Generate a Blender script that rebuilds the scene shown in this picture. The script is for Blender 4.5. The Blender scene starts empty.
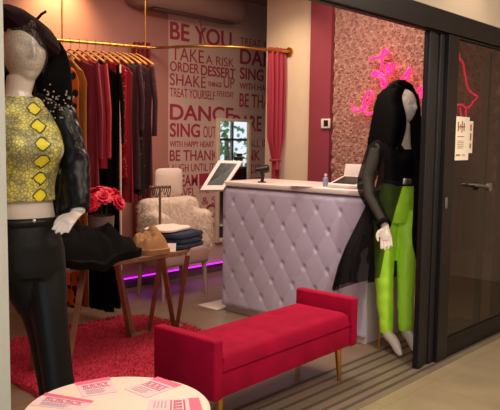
import bpy, bmesh, math, random
from mathutils import Vector, Matrix, noise
from math import sin, cos, pi, radians, sqrt, exp

S = bpy.context.scene
COL = S.collection
random.seed(7)

# ------------------------------------------------------------------ camera
FPX, CAMH = 680.0, 1.45
YAW, PITCH, ROLL = radians(42.4), radians(5.4), radians(.78)
CF = Vector((cos(YAW)*cos(PITCH), sin(YAW)*cos(PITCH), -sin(PITCH)))
_r = Vector((sin(YAW), -cos(YAW), 0)); _u = _r.cross(CF)
CR = _r*cos(ROLL)+_u*sin(ROLL); CU = -_r*sin(ROLL)+_u*cos(ROLL)
CC = Vector((0, 0, CAMH))
cd = bpy.data.cameras.new('camera'); cam = bpy.data.objects.new('camera', cd); COL.objects.link(cam)
cam.matrix_world = Matrix(((CR.x, CU.x, -CF.x, CC.x), (CR.y, CU.y, -CF.y, CC.y), (CR.z, CU.z, -CF.z, CC.z), (0, 0, 0, 1)))
cd.sensor_width = 36; cd.lens = 36*FPX/500; cd.clip_start = .05; cd.clip_end = 200
S.camera = cam

# ------------------------------------------------------------------ world, lights, exposure
w = bpy.data.worlds.new('world'); S.world = w; w.use_nodes = True
bg = w.node_tree.nodes['Background']; bg.inputs[0].default_value = (.80, .86, 1, 1); bg.inputs[1].default_value = 1.1
S.view_settings.view_transform = 'Standard'; S.view_settings.look = 'None'
S.view_settings.gamma = 1; S.view_settings.use_curve_mapping = False
S.view_settings.exposure = 0.42

def area(name, loc, size, power, col, target=None, sy=None):
    l = bpy.data.lights.new(name, 'AREA'); l.energy = power; l.color = col; l.size = size
    if sy: l.shape = 'RECTANGLE'; l.size_y = sy
    o = bpy.data.objects.new(name, l); COL.objects.link(o); o.location = loc
    if target: o.rotation_euler = (Vector(target)-Vector(loc)).to_track_quat('-Z', 'Y').to_euler()
    return o
def spot(name, loc, target, power, col, ang=60, blend=.6, rad=.04):
    l = bpy.data.lights.new(name, 'SPOT'); l.energy = power; l.color = col; l.spot_size = radians(ang); l.spot_blend = blend
    l.shadow_soft_size = rad
    o = bpy.data.objects.new(name, l); COL.objects.link(o); o.location = loc
    o.rotation_euler = (Vector(target)-Vector(loc)).to_track_quat('-Z', 'Y').to_euler()
    return o
WARM = (1, .80, .62); PINK = (1, .62, .52)
area('light_shop_front', (2.4, 3.0, 2.92), 1.0, 15, WARM)
area('light_shop_middle', (3.4, 3.9, 2.92), 1.0, 20, WARM)
area('light_shop_back', (4.3, 3.2, 2.92), .9, 26, WARM)
area('light_corridor_near', (1.6, .4, 2.95), 1.6, 40, (1, .84, .70))
area('light_corridor_far', (4.2, .4, 2.95), 1.6, 46, (1, .84, .70))
spot('light_wall_glow', (3.28, 5.02, 2.93), (3.30, 5.3, 2.52), 62, (1, .74, .30), 95, 1, .06)
spot('light_clothes_rail', (3.3, 3.9, 2.9), (3.3, 5.2, 1.6), 22, (1, .66, .42), 90, 1)
spot('light_bulkhead', (4.32, 1.88, 2.9), (4.32, 2.03, 2.2), 12, (1, .80, .55), 80, .9, .02)
spot('light_fill_trousers', (3.3, 1.2, 2.9), (4.08, 2.35, .8), 120, (1, .86, .70), 40, .8)  # added fill spot without a fixture, brightens the neon green trousers
spot('light_pillar', (4.55, 4.1, 2.95), (5.3, 4.3, 1.7), 26, (1, .80, .52), 80, .9)

# ------------------------------------------------------------------ pixel rays
def ray(x, y): return CF+CR*((x-250)/FPX)-CU*((y-205)/FPX)
def onz(x, y, z=0): r = ray(x, y); return CC+r*((z-CAMH)/r.z)
def ony(x, y, Y): r = ray(x, y); return CC+r*(Y/r.y)
def onx(x, y, X): r = ray(x, y); return CC+r*(X/r.x)
def ond(x, y, D): return CC+ray(x, y)*D

# ------------------------------------------------------------------ materials
def srgb(c): return tuple((v/255/12.92 if v/255 <= .04045 else ((v/255+.055)/1.055)**2.4) for v in c)
def mat(name, rgb, rough=.6, metal=0, var=0, vscale=8, bump=0, bscale=60, sheen=0, alpha=1, coat=0, emis=0, ecol=None, spec=.5, detail=3):
    m = bpy.data.materials.new(name); m.use_nodes = True; nt = m.node_tree; b = nt.nodes['Principled BSDF']
    c = srgb(rgb); b.inputs['Base Color'].default_value = (*c, 1)
    b.inputs['Roughness'].default_value = rough; b.inputs['Metallic'].default_value = metal
    b.inputs['Specular IOR Level'].default_value = spec
    if sheen: b.inputs['Sheen Weight'].default_value = sheen; b.inputs['Sheen Roughness'].default_value = .4; b.inputs['Sheen Tint'].default_value = (*[min(1, v*2+.1) for v in c], 1)
    if coat: b.inputs['Coat Weight'].default_value = coat; b.inputs['Coat Roughness'].default_value = .08
    if emis: b.inputs['Emission Color'].default_value = (*(srgb(ecol or rgb)), 1); b.inputs['Emission Strength'].default_value = emis
    if alpha < 1: b.inputs['Alpha'].default_value = alpha
    tc = nt.nodes.new('ShaderNodeTexCoord')
    if var:
        n = nt.nodes.new('ShaderNodeTexNoise'); n.inputs['Scale'].default_value = vscale; n.inputs['Detail'].default_value = detail
        nt.links.new(tc.outputs['Object'], n.inputs['Vector'])
        r = nt.nodes.new('ShaderNodeValToRGB')
        r.color_ramp.elements[0].position = .3; r.color_ramp.elements[1].position = .7
        r.color_ramp.elements[0].color = (*[v*(1-var) for v in c], 1); r.color_ramp.elements[1].color = (*[min(1, v*(1+var)) for v in c], 1)
        nt.links.new(n.outputs['Fac'], r.inputs[0]); nt.links.new(r.outputs[0], b.inputs['Base Color'])
    if bump:
        n = nt.nodes.new('ShaderNodeTexNoise'); n.inputs['Scale'].default_value = bscale; n.inputs['Detail'].default_value = 4
        nt.links.new(tc.outputs['Object'], n.inputs['Vector'])
        bp = nt.nodes.new('ShaderNodeBump'); bp.inputs['Strength'].default_value = bump; bp.inputs['Distance'].default_value = .01
        nt.links.new(n.outputs['Fac'], bp.inputs['Height']); nt.links.new(bp.outputs[0], b.inputs['Normal'])
    return m
def N(m, t, **k):
    n = m.node_tree.nodes.new(t)
    for a, v in k.items(): setattr(n, a, v)
    return n
def BS(m): return m.node_tree.nodes['Principled BSDF']

M = {}
M['pinkwall'] = mat('wall_pink_paint', (166, 112, 104), .75, var=.05, vscale=3)
M['cream'] = mat('wall_cream_paint', (214, 190, 165), .7, var=.03)
M['pinkpaint'] = mat('pillar_rose_paint', (132, 48, 62), .6, var=.04)
M['post'] = mat('post_grey_paint', (196, 200, 188), .6, var=.03)
M['ceil'] = mat('ceiling_paint', (150, 120, 112), .8)
M['soffit'] = mat('bulkhead_paint', (196, 180, 158), .8)
M['letter'] = mat('lettering_vinyl', (156, 42, 68), .6)
M['frame'] = mat('dark_aluminium', (26, 22, 21), .42, .3)
M['frame2'] = mat('dark_aluminium_inner', (24, 23, 24), .5, .2)
M['steel'] = mat('brushed_steel', (150, 145, 140), .35, .9)
M['gold'] = mat('brass', (200, 150, 70), .28, .95, var=.1)
M['velvet'] = mat('pink_velvet', (160, 6, 50), .85, spec=.15, var=.14, vscale=7, bump=.25, bscale=35)
M['lav'] = mat('lavender_leatherette', (192, 184, 206), .42, var=.04)
M['white'] = mat('white_lacquer', (220, 205, 200), .4)
M['crystal'] = mat('crystal_button', (205, 190, 205), .2, .4)
M['mann'] = mat('mannequin_gloss_white', (206, 194, 182), .28, coat=.3)
M['hair'] = mat('black_hair', (5, 3, 4), .7, bump=.2, bscale=90, spec=.06)
M['beret'] = mat('dark_maroon_felt', (30, 14, 17), .95, bump=.2, bscale=150, spec=.1)
M['patent'] = mat('black_patent_leather', (5, 5, 5), .34, bump=.12, bscale=22, spec=.2)
M['blackcloth'] = mat('black_cloth', (10, 7, 8), .9, bump=.4, bscale=14, spec=.1)
M['blackpants'] = mat('black_coated_trousers', (9, 11, 11), .45, bump=.3, bscale=12, spec=.25)
M['neonpants'] = mat('neon_green_trousers', (190, 255, 60), .45, bump=.5, bscale=9, emis=0)
M['wood'] = mat('brown_wood', (118, 78, 54), .5, var=.25, vscale=14)
M['hanger'] = mat('gold_wood_hanger', (176, 116, 52), .4, var=.15)
M['rug'] = mat('pink_shag', (186, 40, 66), .95, sheen=.3, var=.2, vscale=30)
M['neon'] = mat('pink_neon_glass', (255, 20, 150), .4, emis=2.6, ecol=(255, 24, 72))
M['neon2'] = mat('red_pink_neon_glass', (255, 20, 110), .4, emis=2.4, ecol=(255, 14, 84))
M['led'] = mat('purple_led_strip', (190, 30, 220), .4, emis=1.6, ecol=(190, 30, 225))
M['curtain'] = mat('rose_velvet_curtain', (150, 34, 56), .7, sheen=.4)
M['curtaind'] = mat('dark_wine_curtain', (112, 18, 40), .75, sheen=.3)
M['denim'] = mat('dark_denim', (32, 38, 60), .9, var=.2, vscale=60)
M['tan'] = mat('tan_suede', (148, 104, 68), .9, var=.12, vscale=14, bump=.3, bscale=20)
M['shirt'] = mat('off_white_cotton', (220, 200, 190), .9, bump=.4, bscale=18)
M['petal'] = mat('red_petal', (212, 22, 58), .6, var=.2, vscale=30)
M['fur'] = mat('cream_fur', (232, 214, 200), .95, sheen=.3)
M['black'] = mat('black_plastic', (14, 13, 14), .4)
M['screen'] = mat('tablet_screen', (60, 62, 64), .2, var=.5, vscale=20, emis=.08, ecol=(70, 74, 80))
M['acplastic'] = mat('air_conditioner_plastic', (150, 122, 116), .45)
M['vase'] = mat('grey_ceramic', (120, 102, 102), .5, var=.15, vscale=20)
M['blush'] = mat('blush_upholstery', (176, 140, 138), .8)
M['tabletop'] = mat('cream_laminate', (244, 214, 196), .35)
M['paper'] = mat('flyer_paper', (238, 196, 200), .5)
M['ink'] = mat('flyer_magenta_ink', (196, 40, 110), .5)
M['inkp'] = mat('flyer_pink_ink', (226, 98, 130), .5)
M['inkg'] = mat('flyer_grey_ink', (190, 160, 168), .5)
M['notice'] = mat('notice_paper', (222, 212, 190), .7)
M['leafy'] = mat('foliage', (110, 150, 90), .8, var=.4, vscale=3)
M['bark'] = mat('bark', (90, 78, 64), .9)
M['silver'] = mat('silver_buckle', (190, 188, 180), .22, 1)

# mesh fabric: see-through black netting
def sheer(name, rgb, cover, rough=.8):
    m = mat(name, rgb, rough, spec=.1); nt = m.node_tree
    out = nt.nodes['Material Output']; t = N(m, 'ShaderNodeBsdfTransparent'); mx = N(m, 'ShaderNodeMixShader')
    mx.inputs[0].default_value = cover
    nt.links.new(t.outputs[0], mx.inputs[1]); nt.links.new(BS(m).outputs[0], mx.inputs[2]); nt.links.new(mx.outputs[0], out.inputs[0])
    return m
M['sheer'] = sheer('black_mesh_sleeve', (14, 10, 11), .76)
M['sheerskirt'] = sheer('black_organza', (7, 5, 6), .80)

def glassmat(name, tint, refl):
    m = bpy.data.materials.new(name); m.use_nodes = True; nt = m.node_tree; nt.nodes.remove(BS(m))
    out = nt.nodes['Material Output']; t = N(m, 'ShaderNodeBsdfTransparent'); t.inputs[0].default_value = (*tint, 1)
    g = N(m, 'ShaderNodeBsdfGlossy'); g.inputs['Roughness'].default_value = .02
    lw = N(m, 'ShaderNodeLayerWeight'); lw.inputs[0].default_value = .5
    p = N(m, 'ShaderNodeMath', operation='POWER'); p.inputs[1].default_value = 4
    q = N(m, 'ShaderNodeMath', operation='MULTIPLY_ADD'); q.inputs[1].default_value = .7; q.inputs[2].default_value = refl
    mx = N(m, 'ShaderNodeMixShader'); L = nt.links.new
    L(lw.outputs['Facing'], p.inputs[0]); L(p.outputs[0], q.inputs[0]); L(q.outputs[0], mx.inputs[0])
    L(t.outputs[0], mx.inputs[1]); L(g.outputs[0], mx.inputs[2]); L(mx.outputs[0], out.inputs[0])
    return m
M['glass'] = glassmat('door_glass', (.40, .37, .34), .05)
M['pane'] = glassmat('window_glass', (.95, .97, .97), .02)
M['mirror'] = mat('mirror_silver', (235, 235, 235), .02, 1)

# tiled stone floor: planks inside, big glossy tiles outside
def floor_mat(name, c1, c2, sx, sy, rough, grout):
    m = mat(name, c1, rough); nt = m.node_tree; b = BS(m)
    tc = N(m, 'ShaderNodeTexCoord'); br = N(m, 'ShaderNodeTexBrick')
    br.inputs['Color1'].default_value = (*srgb(c1), 1); br.inputs['Color2'].default_value = (*srgb(c2), 1); br.inputs['Mortar'].default_value = (*srgb(grout), 1)
    br.inputs['Scale'].default_value = 1; br.inputs['Brick Width'].default_value = sx; br.inputs['Row Height'].default_value = sy; br.inputs['Mortar Size'].default_value = .004
    nt.links.new(tc.outputs['Object'], br.inputs['Vector'])
    n = N(m, 'ShaderNodeTexNoise'); n.inputs['Scale'].default_value = 5; n.inputs['Detail'].default_value = 6
    nt.links.new(tc.outputs['Object'], n.inputs['Vector'])
    mx = N(m, 'ShaderNodeMix', data_type='RGBA', blend_type='MULTIPLY'); mx.inputs[0].default_value = 1
    r = N(m, 'ShaderNodeValToRGB'); r.color_ramp.elements[0].color = (.82, .80, .78, 1); r.color_ramp.elements[1].color = (1.0, 1, 1, 1); r.color_ramp.elements[0].position = .3; r.color_ramp.elements[1].position = .7
    nt.links.new(n.outputs['Fac'], r.inputs[0]); nt.links.new(br.outputs[0], mx.inputs[6]); nt.links.new(r.outputs[0], mx.inputs[7]); nt.links.new(mx.outputs[2], b.inputs['Base Color'])
    return m
M['floor_in'] = floor_mat('shop_floor_tile', (136, 114, 96), (128, 106, 88), 1.2, .6, .28, (100, 84, 72))
M['floor_out'] = floor_mat('corridor_floor_tile', (156, 142, 114), (152, 138, 110), .9, .9, .3, (150, 122, 96))
M['thresh'] = mat('threshold_metal', (128, 112, 94), .45, .3, var=.1)
M['groove'] = mat('threshold_groove', (72, 62, 52), .6)

# spotted, banded and sequinned garment cloths
def spotted(name, base, spot_, scale, thr=.45, edge=None, rough=.8):
    m = mat(name, base, rough); nt = m.node_tree; tc = N(m, 'ShaderNodeTexCoord')
    v = N(m, 'ShaderNodeTexVoronoi'); v.inputs['Scale'].default_value = scale
    nt.links.new(tc.outputs['Object'], v.inputs['Vector'])
    r = N(m, 'ShaderNodeValToRGB'); r.color_ramp.interpolation = 'CONSTANT'
    r.color_ramp.elements[0].color = (*srgb(spot_), 1); r.color_ramp.elements[1].position = thr; r.color_ramp.elements[1].color = (*srgb(base), 1)
    if edge:
        e = r.color_ramp.elements.new(thr*.62); e.color = (*srgb(edge), 1)
    nt.links.new(v.outputs['Distance'], r.inputs[0]); nt.links.new(r.outputs[0], BS(m).inputs['Base Color'])
    return m
M['leopard'] = spotted('leopard_cloth', (196, 98, 28), (20, 12, 10), 16, .48)
M['olivesequin'] = spotted('olive_sequin_cloth', (58, 52, 26), (120, 100, 48), 60, .3, rough=.4)
M['blackspot'] = spotted('black_floral_cloth', (18, 13, 15), (120, 40, 44), 22, .28)
M['redglitter'] = spotted('red_glitter_cloth', (150, 14, 34), (240, 130, 120), 55, .25, rough=.3)
M['magenta'] = mat('magenta_cloth', (118, 20, 46), .7, sheen=.3)
M['rosecloth'] = mat('rose_pink_cloth', (164, 38, 56), .75)
M['redcloth'] = mat('red_cloth', (132, 8, 26), .75)
M['winecloth'] = spotted('wine_lace_cloth', (48, 12, 24), (86, 20, 38), 50, .3)
M['ochre'] = mat('ochre_cloth', (150, 98, 34), .8)
M['bandcloth'] = mat('white_piping', (214, 190, 176), .8)

def snake_mat():
    m = mat('yellow_snakeskin', (214, 200, 60), .5); nt = m.node_tree; L = nt.links.new
    tc = N(m, 'ShaderNodeTexCoord'); sp = N(m, 'ShaderNodeSeparateXYZ'); L(tc.outputs['UV'], sp.inputs[0])
    def mth(op, a, b=None):
        n = N(m, 'ShaderNodeMath', operation=op)
        for i, v in enumerate((a, b)):
            if v is None: continue
            if isinstance(v, (int, float)): n.inputs[i].default_value = v
            else: L(v, n.inputs[i])
        return n.outputs[0]
    u = sp.outputs[0]; v = sp.outputs[1]          # u: metres across from the centre line, v: metres up
    nz = N(m, 'ShaderNodeTexNoise'); nz.inputs['Scale'].default_value = 30; L(tc.outputs['Object'], nz.inputs['Vector'])
    wob = mth('MULTIPLY', mth('SUBTRACT', nz.outputs['Fac'], .5), .02)
    fv = mth('SUBTRACT', mth('FRACT', mth('DIVIDE', mth('ADD', v, wob), .062)), .5)
    fu = mth('DIVIDE', mth('ABSOLUTE', mth('ADD', u, wob)), .046)
    d = mth('ADD', mth('POWER', fu, 1.3), mth('MULTIPLY', mth('ABSOLUTE', fv), 1.35))
    big = N(m, 'ShaderNodeValToRGB'); e = big.color_ramp.elements; big.color_ramp.interpolation = 'LINEAR'
    e[0].position = 0; e[0].color = (*srgb((236, 222, 30)), 1); e[1].position = .42; e[1].color = (*srgb((226, 208, 36)), 1)
    for p, c in ((.48, (40, 40, 18)), (.56, (44, 42, 20)), (.63, (170, 166, 96))):
        x = e.new(p); x.color = (*srgb(c), 1)
    L(d, big.inputs[0])
    vo = N(m, 'ShaderNodeTexVoronoi', feature='DISTANCE_TO_EDGE'); vo.inputs['Scale'].default_value = 74; L(tc.outputs['Object'], vo.inputs['Vector'])
    sm = N(m, 'ShaderNodeValToRGB'); e = sm.color_ramp.elements
    e[0].position = .02; e[0].color = (*srgb((140, 138, 84)), 1); e[1].position = .18; e[1].color = (*srgb((212, 204, 142)), 1)
    L(vo.outputs['Distance'], sm.inputs[0])
    n2 = N(m, 'ShaderNodeTexNoise'); n2.inputs['Scale'].default_value = 16; n2.inputs['Detail'].default_value = 3; L(tc.outputs['Object'], n2.inputs['Vector'])
    pr = N(m, 'ShaderNodeValToRGB'); e = pr.color_ramp.elements
    e[0].position = .42; e[0].color = (.55, .56, .55, 1); e[1].position = .58; e[1].color = (1.15, 1.12, .62, 1); L(n2.outputs['Fac'], pr.inputs[0])
    mul = N(m, 'ShaderNodeMix', data_type='RGBA', blend_type='MULTIPLY'); mul.inputs[0].default_value = 1; L(sm.outputs[0], mul.inputs[6]); L(pr.outputs[0], mul.inputs[7])
    mx = N(m, 'ShaderNodeMix', data_type='RGBA'); L(mth('LESS_THAN', d, .62), mx.inputs[0]); L(mul.outputs[2], mx.inputs[6]); L(big.outputs[0], mx.inputs[7])
    L(mx.outputs[2], BS(m).inputs['Base Color'])
    return m
M['snake'] = snake_mat()
def rose_mat():
    m = mat('silk_roses', (222, 168, 160), .8); nt = m.node_tree; g = N(m, 'ShaderNodeNewGeometry')
    r = N(m, 'ShaderNodeValToRGB'); r.color_ramp.elements[0].color = (*srgb((150, 100, 92)), 1); r.color_ramp.elements[1].color = (*srgb((184, 138, 124)), 1)
    nt.links.new(g.outputs['Random Per Island'], r.inputs[0]); nt.links.new(r.outputs[0], BS(m).inputs['Base Color'])
    return m
M['roses'] = rose_mat()

# ------------------------------------------------------------------ mesh helpers
def newbm(): return bmesh.new()
def box(bm, x0, x1, y0, y1, z0, z1, bev=0, seg=2, Mx=None):
    r = bmesh.ops.create_cube(bm, size=1); vs = r['verts']
    for v in vs:
        v.co = Vector(((x0+x1)/2+v.co.x*(x1-x0), (y0+y1)/2+v.co.y*(y1-y0), (z0+z1)/2+v.co.z*(z1-z0)))
    if bev:
        es = list({e for v in vs for e in v.link_edges})
        rr = bmesh.ops.bevel(bm, geom=es, offset=bev, segments=seg, affect='EDGES', profile=.5)
        vs = list({v for f in rr['faces'] for v in f.verts} | {v for v in vs if v.is_valid})
    if Mx is not None:
        for v in vs: v.co = Mx @ v.co
    return vs
def loft(bm, rings, cap=True, closed=False):
    R = [[bm.verts.new(p) for p in ring] for ring in rings]
    n = len(R[0]); fs = []
    for i in range(len(R)-1+(1 if closed else 0)):
        a, b = R[i], R[(i+1) % len(R)]
        for j in range(n):
            fs.append(bm.faces.new((a[j], a[(j+1) % n], b[(j+1) % n], b[j])))
    if cap and not closed:
        fs.append(bm.faces.new(list(reversed(R[0])))); fs.append(bm.faces.new(R[-1]))
    return R
def tube(bm, pts, rad, n=10, flat=1.0, up=None, closed=False, cap=True, smoothpts=0):
    pts = [Vector(p) for p in pts]
    rads = list(rad) if hasattr(rad, '__len__') else [rad]*len(pts)
    for _ in range(smoothpts):
        np_, nr = [pts[0]], [rads[0]]
        for i in range(len(pts)-1):
            a, b = pts[i], pts[i+1]
            np_ += [a*.75+b*.25, a*.25+b*.75]; nr += [rads[i]*.75+rads[i+1]*.25, rads[i]*.25+rads[i+1]*.75]
        np_.append(pts[-1]); nr.append(rads[-1]); pts, rads = np_, nr
    m = len(pts); rings = []
    T = []
    for i in range(m):
        a = pts[(i-1) % m] if (closed or i > 0) else pts[i]; b = pts[(i+1) % m] if (closed or i < m-1) else pts[i]
        t = (b-a); T.append(t.normalized() if t.length > 1e-9 else Vector((0, 0, 1)))
    u = Vector(up) if up is not None else (Vector((0, 0, 1)) if abs(T[0].z) < .9 else Vector((1, 0, 0)))
    for i in range(m):
        u = (u-T[i]*u.dot(T[i])); u = u.normalized() if u.length > 1e-6 else T[i].orthogonal().normalized()
        v = T[i].cross(u)
        rings.append([pts[i]+u*(cos(2*pi*k/n)*rads[i]*flat)+v*(sin(2*pi*k/n)*rads[i]) for k in range(n)])
        if up is not None: u = Vector(up)
    loft(bm, rings, cap, closed); return bm
def cyl(bm, c, r, h, n=24, r2=None):
    c = Vector(c); r2 = r if r2 is None else r2
    loft(bm, [[c+Vector((cos(2*pi*k/n)*rr, sin(2*pi*k/n)*rr, z)) for k in range(n)] for rr, z in ((r, 0), (r2, h))])
def lathe(bm, c, prof, n=24):
    c = Vector(c)
    loft(bm, [[c+Vector((cos(2*pi*k/n)*max(r, .0005), sin(2*pi*k/n)*max(r, .0005), z)) for k in range(n)] for r, z in prof])
def ellipsoid(bm, c, rx, ry, rz, X=Vector((1, 0, 0)), Y=Vector((0, 1, 0)), Z=Vector((0, 0, 1)), nu=20, nv=14):
    c = Vector(c)
    r = bmesh.ops.create_uvsphere(bm, u_segments=nu, v_segments=nv, radius=1)
    for v in r['verts']:
        p = v.co.copy(); v.co = c+X*(p.x*rx)+Y*(p.y*ry)+Z*(p.z*rz)
    return r['verts']
def obj(name, bm, m, parent=None, smooth=True, bev=0, sub=0, solid=0, auto=True):
    bmesh.ops.recalc_face_normals(bm, faces=bm.faces)
    me = bpy.data.meshes.new(name); bm.to_mesh(me); bm.free()
    o = bpy.data.objects.new(name, me); COL.objects.link(o); me.materials.append(m)
    fin(o, parent, smooth)
    if solid: s = o.modifiers.new('s', 'SOLIDIFY'); s.thickness = solid
    if bev: b = o.modifiers.new('b', 'BEVEL'); b.width = bev; b.segments = 2; b.limit_method = 'ANGLE'
    if sub: s = o.modifiers.new('u', 'SUBSURF'); s.levels = sub; s.render_levels = sub
    return o
def world_loc(p):
    v = Vector(p.location)
    while p.parent: p = p.parent; v = v+Vector(p.location)
    return v
def fin(o, parent, smooth):
    me = o.data
    if smooth:
        for p in me.polygons: p.use_smooth = True
        bm = bmesh.new(); bm.from_mesh(me)
        for e in bm.edges:
            if len(e.link_faces) == 2 and e.calc_face_angle(0) > radians(40): e.smooth = False
        bm.to_mesh(me); bm.free()
    # origin: keep meshes in world metres, shifted to their own base
    off = world_loc(parent) if parent else None
    if parent:
        o.parent = parent; me.transform(Matrix.Translation(-off))
    else:
        xs = [v.co for v in me.vertices]
        c = Vector(((min(v.x for v in xs)+max(v.x for v in xs))/2, (min(v.y for v in xs)+max(v.y for v in xs))/2, min(v.z for v in xs)))
        me.transform(Matrix.Translation(-c)); o.location = c
def thing(name, label, cat, loc, group=None):
    o = bpy.data.objects.new(name, None); COL.objects.link(o); o.location = loc; o.empty_display_size = .1
    o['label'] = label; o['category'] = cat
    if group: o['group'] = group
    return o
def tag(o, label, cat, group=None, kind=None):
    o['label'] = label; o['category'] = cat
    if group: o['group'] = group
    if kind: o['kind'] = kind
    return o
def struct(name, bm, m, parent=None, smooth=False, **k):
    o = obj(name, bm, m, parent, smooth, **k)
    if not parent: o['kind'] = 'structure'
    return o
def bx(name, m, d, parent=None, bev=.0, st=False):
    bm = newbm(); box(bm, *d, bev=bev)
    return (struct if st else obj)(name, bm, m, parent)
def remesh_obj(name, bm, m, parent, voxel=.006, smooth_it=4):
    bmesh.ops.recalc_face_normals(bm, faces=bm.faces)
    me = bpy.data.meshes.new(name); bm.to_mesh(me); bm.free()
    o = bpy.data.objects.new(name, me); COL.objects.link(o)
    r = o.modifiers.new('r', 'REMESH'); r.mode = 'VOXEL'; r.voxel_size = voxel
    s = o.modifiers.new('s', 'SMOOTH'); s.iterations = smooth_it; s.factor = .5
    dg = bpy.context.evaluated_depsgraph_get(); me2 = bpy.data.meshes.new_from_object(o.evaluated_get(dg))
    o.modifiers.clear(); o.data = me2; me2.name = name; bpy.data.meshes.remove(me)
    me2.materials.clear(); me2.materials.append(m)
    for p in me2.polygons: p.use_smooth = True
    if parent: o.parent = parent; me2.transform(Matrix.Translation(-world_loc(parent)))
    return o

# ================================================================== SETTING
bx('floor_shop', M['floor_in'], (.9, 10.6, 2.47, 5.4, -.1, 0), st=True).name = 'floor'
bx('floor', M['floor_out'], (-1.5, 7.0, -1.8, 1.97, -.1, 0), st=True)
th = bx('trim_1', M['thresh'], (1.0, 7.0, 1.97, 2.47, -.1, .002), st=True)
for i, y in enumerate((2.02, 2.09, 2.17, 2.26, 2.35, 2.43)):
    bx('groove', M['groove'], (1.0, 7.0, y, y+.022, .0022, .0045), th)
bx('wall_back', M['pinkwall'], (.9, 10.6, 5.3, 5.4, 0, 3.0), st=True)
bx('wall_left', M['pinkwall'], (.8, .9, 2.2, 5.4, 0, 3.0), st=True)
bx('wall_front', M['post'], (-1.5, 1.088, 2.06, 2.2, 0, 2.6), st=True)
bx('ceiling', M['ceil'], (.8, 10.6, 2.2, 5.4, 3.0, 3.1), st=True)
bx('ceiling', M['soffit'], (-1.5, 7.0, -1.8, 2.2, 3.0, 3.1), st=True)
bx('wall_near', M['cream'], (-1.5, 7.0, -1.9, -1.8, 0, 3.0), st=True)
bx('wall_bulkhead', M['soffit'], (-1.5, 7.0, 2.05, 2.2, 2.275, 3.0), st=True)
bx('wall_right', M['cream'], (5.3, 5.46, 2.2, 4.64, 0, 3.0), st=True)
bx('trim_2', M['pinkpaint'], (5.24, 5.3, 3.79, 4.035, 0, 3.0), st=True)
bx('wall_end', M['cream'], (10.5, 10.6, 2.0, 5.4, 0, 3.0), st=True)
# back-room wall with the window that the mirror reflects
WX0, WX1, WZ0, WZ1 = 8.15, 9.05, .95, 1.98
bm = newbm()
box(bm, 5.46, WX0, 2.2, 2.3, 0, 3.0); box(bm, WX1, 10.5, 2.2, 2.3, 0, 3.0); box(bm, WX0, WX1, 2.2, 2.3, 0, WZ0); box(bm, WX0, WX1, 2.2, 2.3, WZ1, 3.0)
struct('wall_side', bm, M['pinkwall'])
bm = newbm()
for a in ((WX0, WX0+.04), (WX1-.04, WX1), ((WX0+WX1)/2-.02, (WX0+WX1)/2+.02)): box(bm, a[0], a[1], 2.22, 2.27, WZ0, WZ1)
for a in (WZ0, WZ1-.04, (WZ0+WZ1)/2-.02): box(bm, WX0, WX1, 2.222, 2.268, a, a+.04)
wf = struct('window_1', bm, M['white'])
bx('window_glass', M['pane'], (WX0, WX1, 2.24, 2.246, WZ0, WZ1), wf)
# corridor end
bx('wall_corridor', M['cream'], (7.0, 7.1, -1.9, 2.2, 0, 3.0), st=True)

wp = bx('wallpaper', mat('wallpaper_greige', (196, 164, 154), .7, var=.03), (4.555, 10.4, 5.296, 5.2995, 0.0, 2.999), bpy.data.objects['wall_back'])
# lettering on the back wall
def text_mesh(s, x0, x1, z0, z1, bold=0):
    cu = bpy.data.curves.new('t', 'FONT'); cu.body = s; cu.extrude = .5; cu.offset = bold
    o = bpy.data.objects.new('t', cu); COL.objects.link(o)
    me = bpy.data.meshes.new_from_object(o.evaluated_get(bpy.context.evaluated_depsgraph_get()))
    bpy.data.objects.remove(o)
    xs = [v.co.x for v in me.vertices]; ys = [v.co.y for v in me.vertices]
    a, b, c, d = min(xs), max(xs), min(ys), max(ys)
    for v in me.vertices:
        v.co = Vector((x0+(v.co.x-a)/(b-a)*(x1-x0), 5.2945-.002*v.co.z, z0+(v.co.y-c)/(d-c)*(z1-z0)))
    return me
bm = newbm()
def zat(x, y): return ony(x, y, 5.3).z
L0 = 4.575
rows = [('BE YOU', 0, .89, 22, 40, .02), ('TAKE', .02, .47, 46.5, 60, 0), ('A RISK', .50, .93, 50.5, 60, 0), ('ORDER', .0, .40, 61.5, 71.5, .01), ('DESSERT', .43, .95, 61.5, 72.5, .02),
        ('SHAKE', 0, .50, 73.5, 85.5, 0), ('THINGS', .53, .74, 78, 83, .02), ('UP', .77, .94, 71.5, 83, 0), ('TREAT YOURSELF', 0, .64, 88, 97, 0), ('EVERYDAY', .67, .93, 87, 93, 0),
        ('DANCE', .0, .93, 104, 120, .02), ('SING', .0, .42, 123, 137, .02), ('OUT LOUD', .47, .93, 125, 137, 0), ('WITH HAPPY HEART', .0, .63, 141, 147, .01), ('GO', .68, .93, 139, 149, .02),
        ('BE THANKFUL', .0, .93, 150, 161, .01), ('LAUGH UNTIL IT HURTS', -.02, .93, 164, 172, 0), ('DREAM', -.03, .39, 175, 187, .02), ('TRAVEL', -.02, .36, 188.5, 198, .01), ('THE WORLD', .40, .93, 188, 195, 0),
        ('SEA & SUN', .15, .90, 199, 207, 0), ('FALL IN', .0, .38, 211, 218, 0), ('LOVE', .41, .93, 207, 222, .02), ('LIFE', .55, .8, 227, 234, 0)]
for s, a, b, yt, yb, bo in rows:
    bm.from_mesh(text_mesh(s, L0+a, L0+b, zat(175, yb), zat(175, yt), bo))
box(bm, L0+.415, L0+.55, 5.2915, 5.2955, zat(175, 187), zat(175, 174.5))
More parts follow.
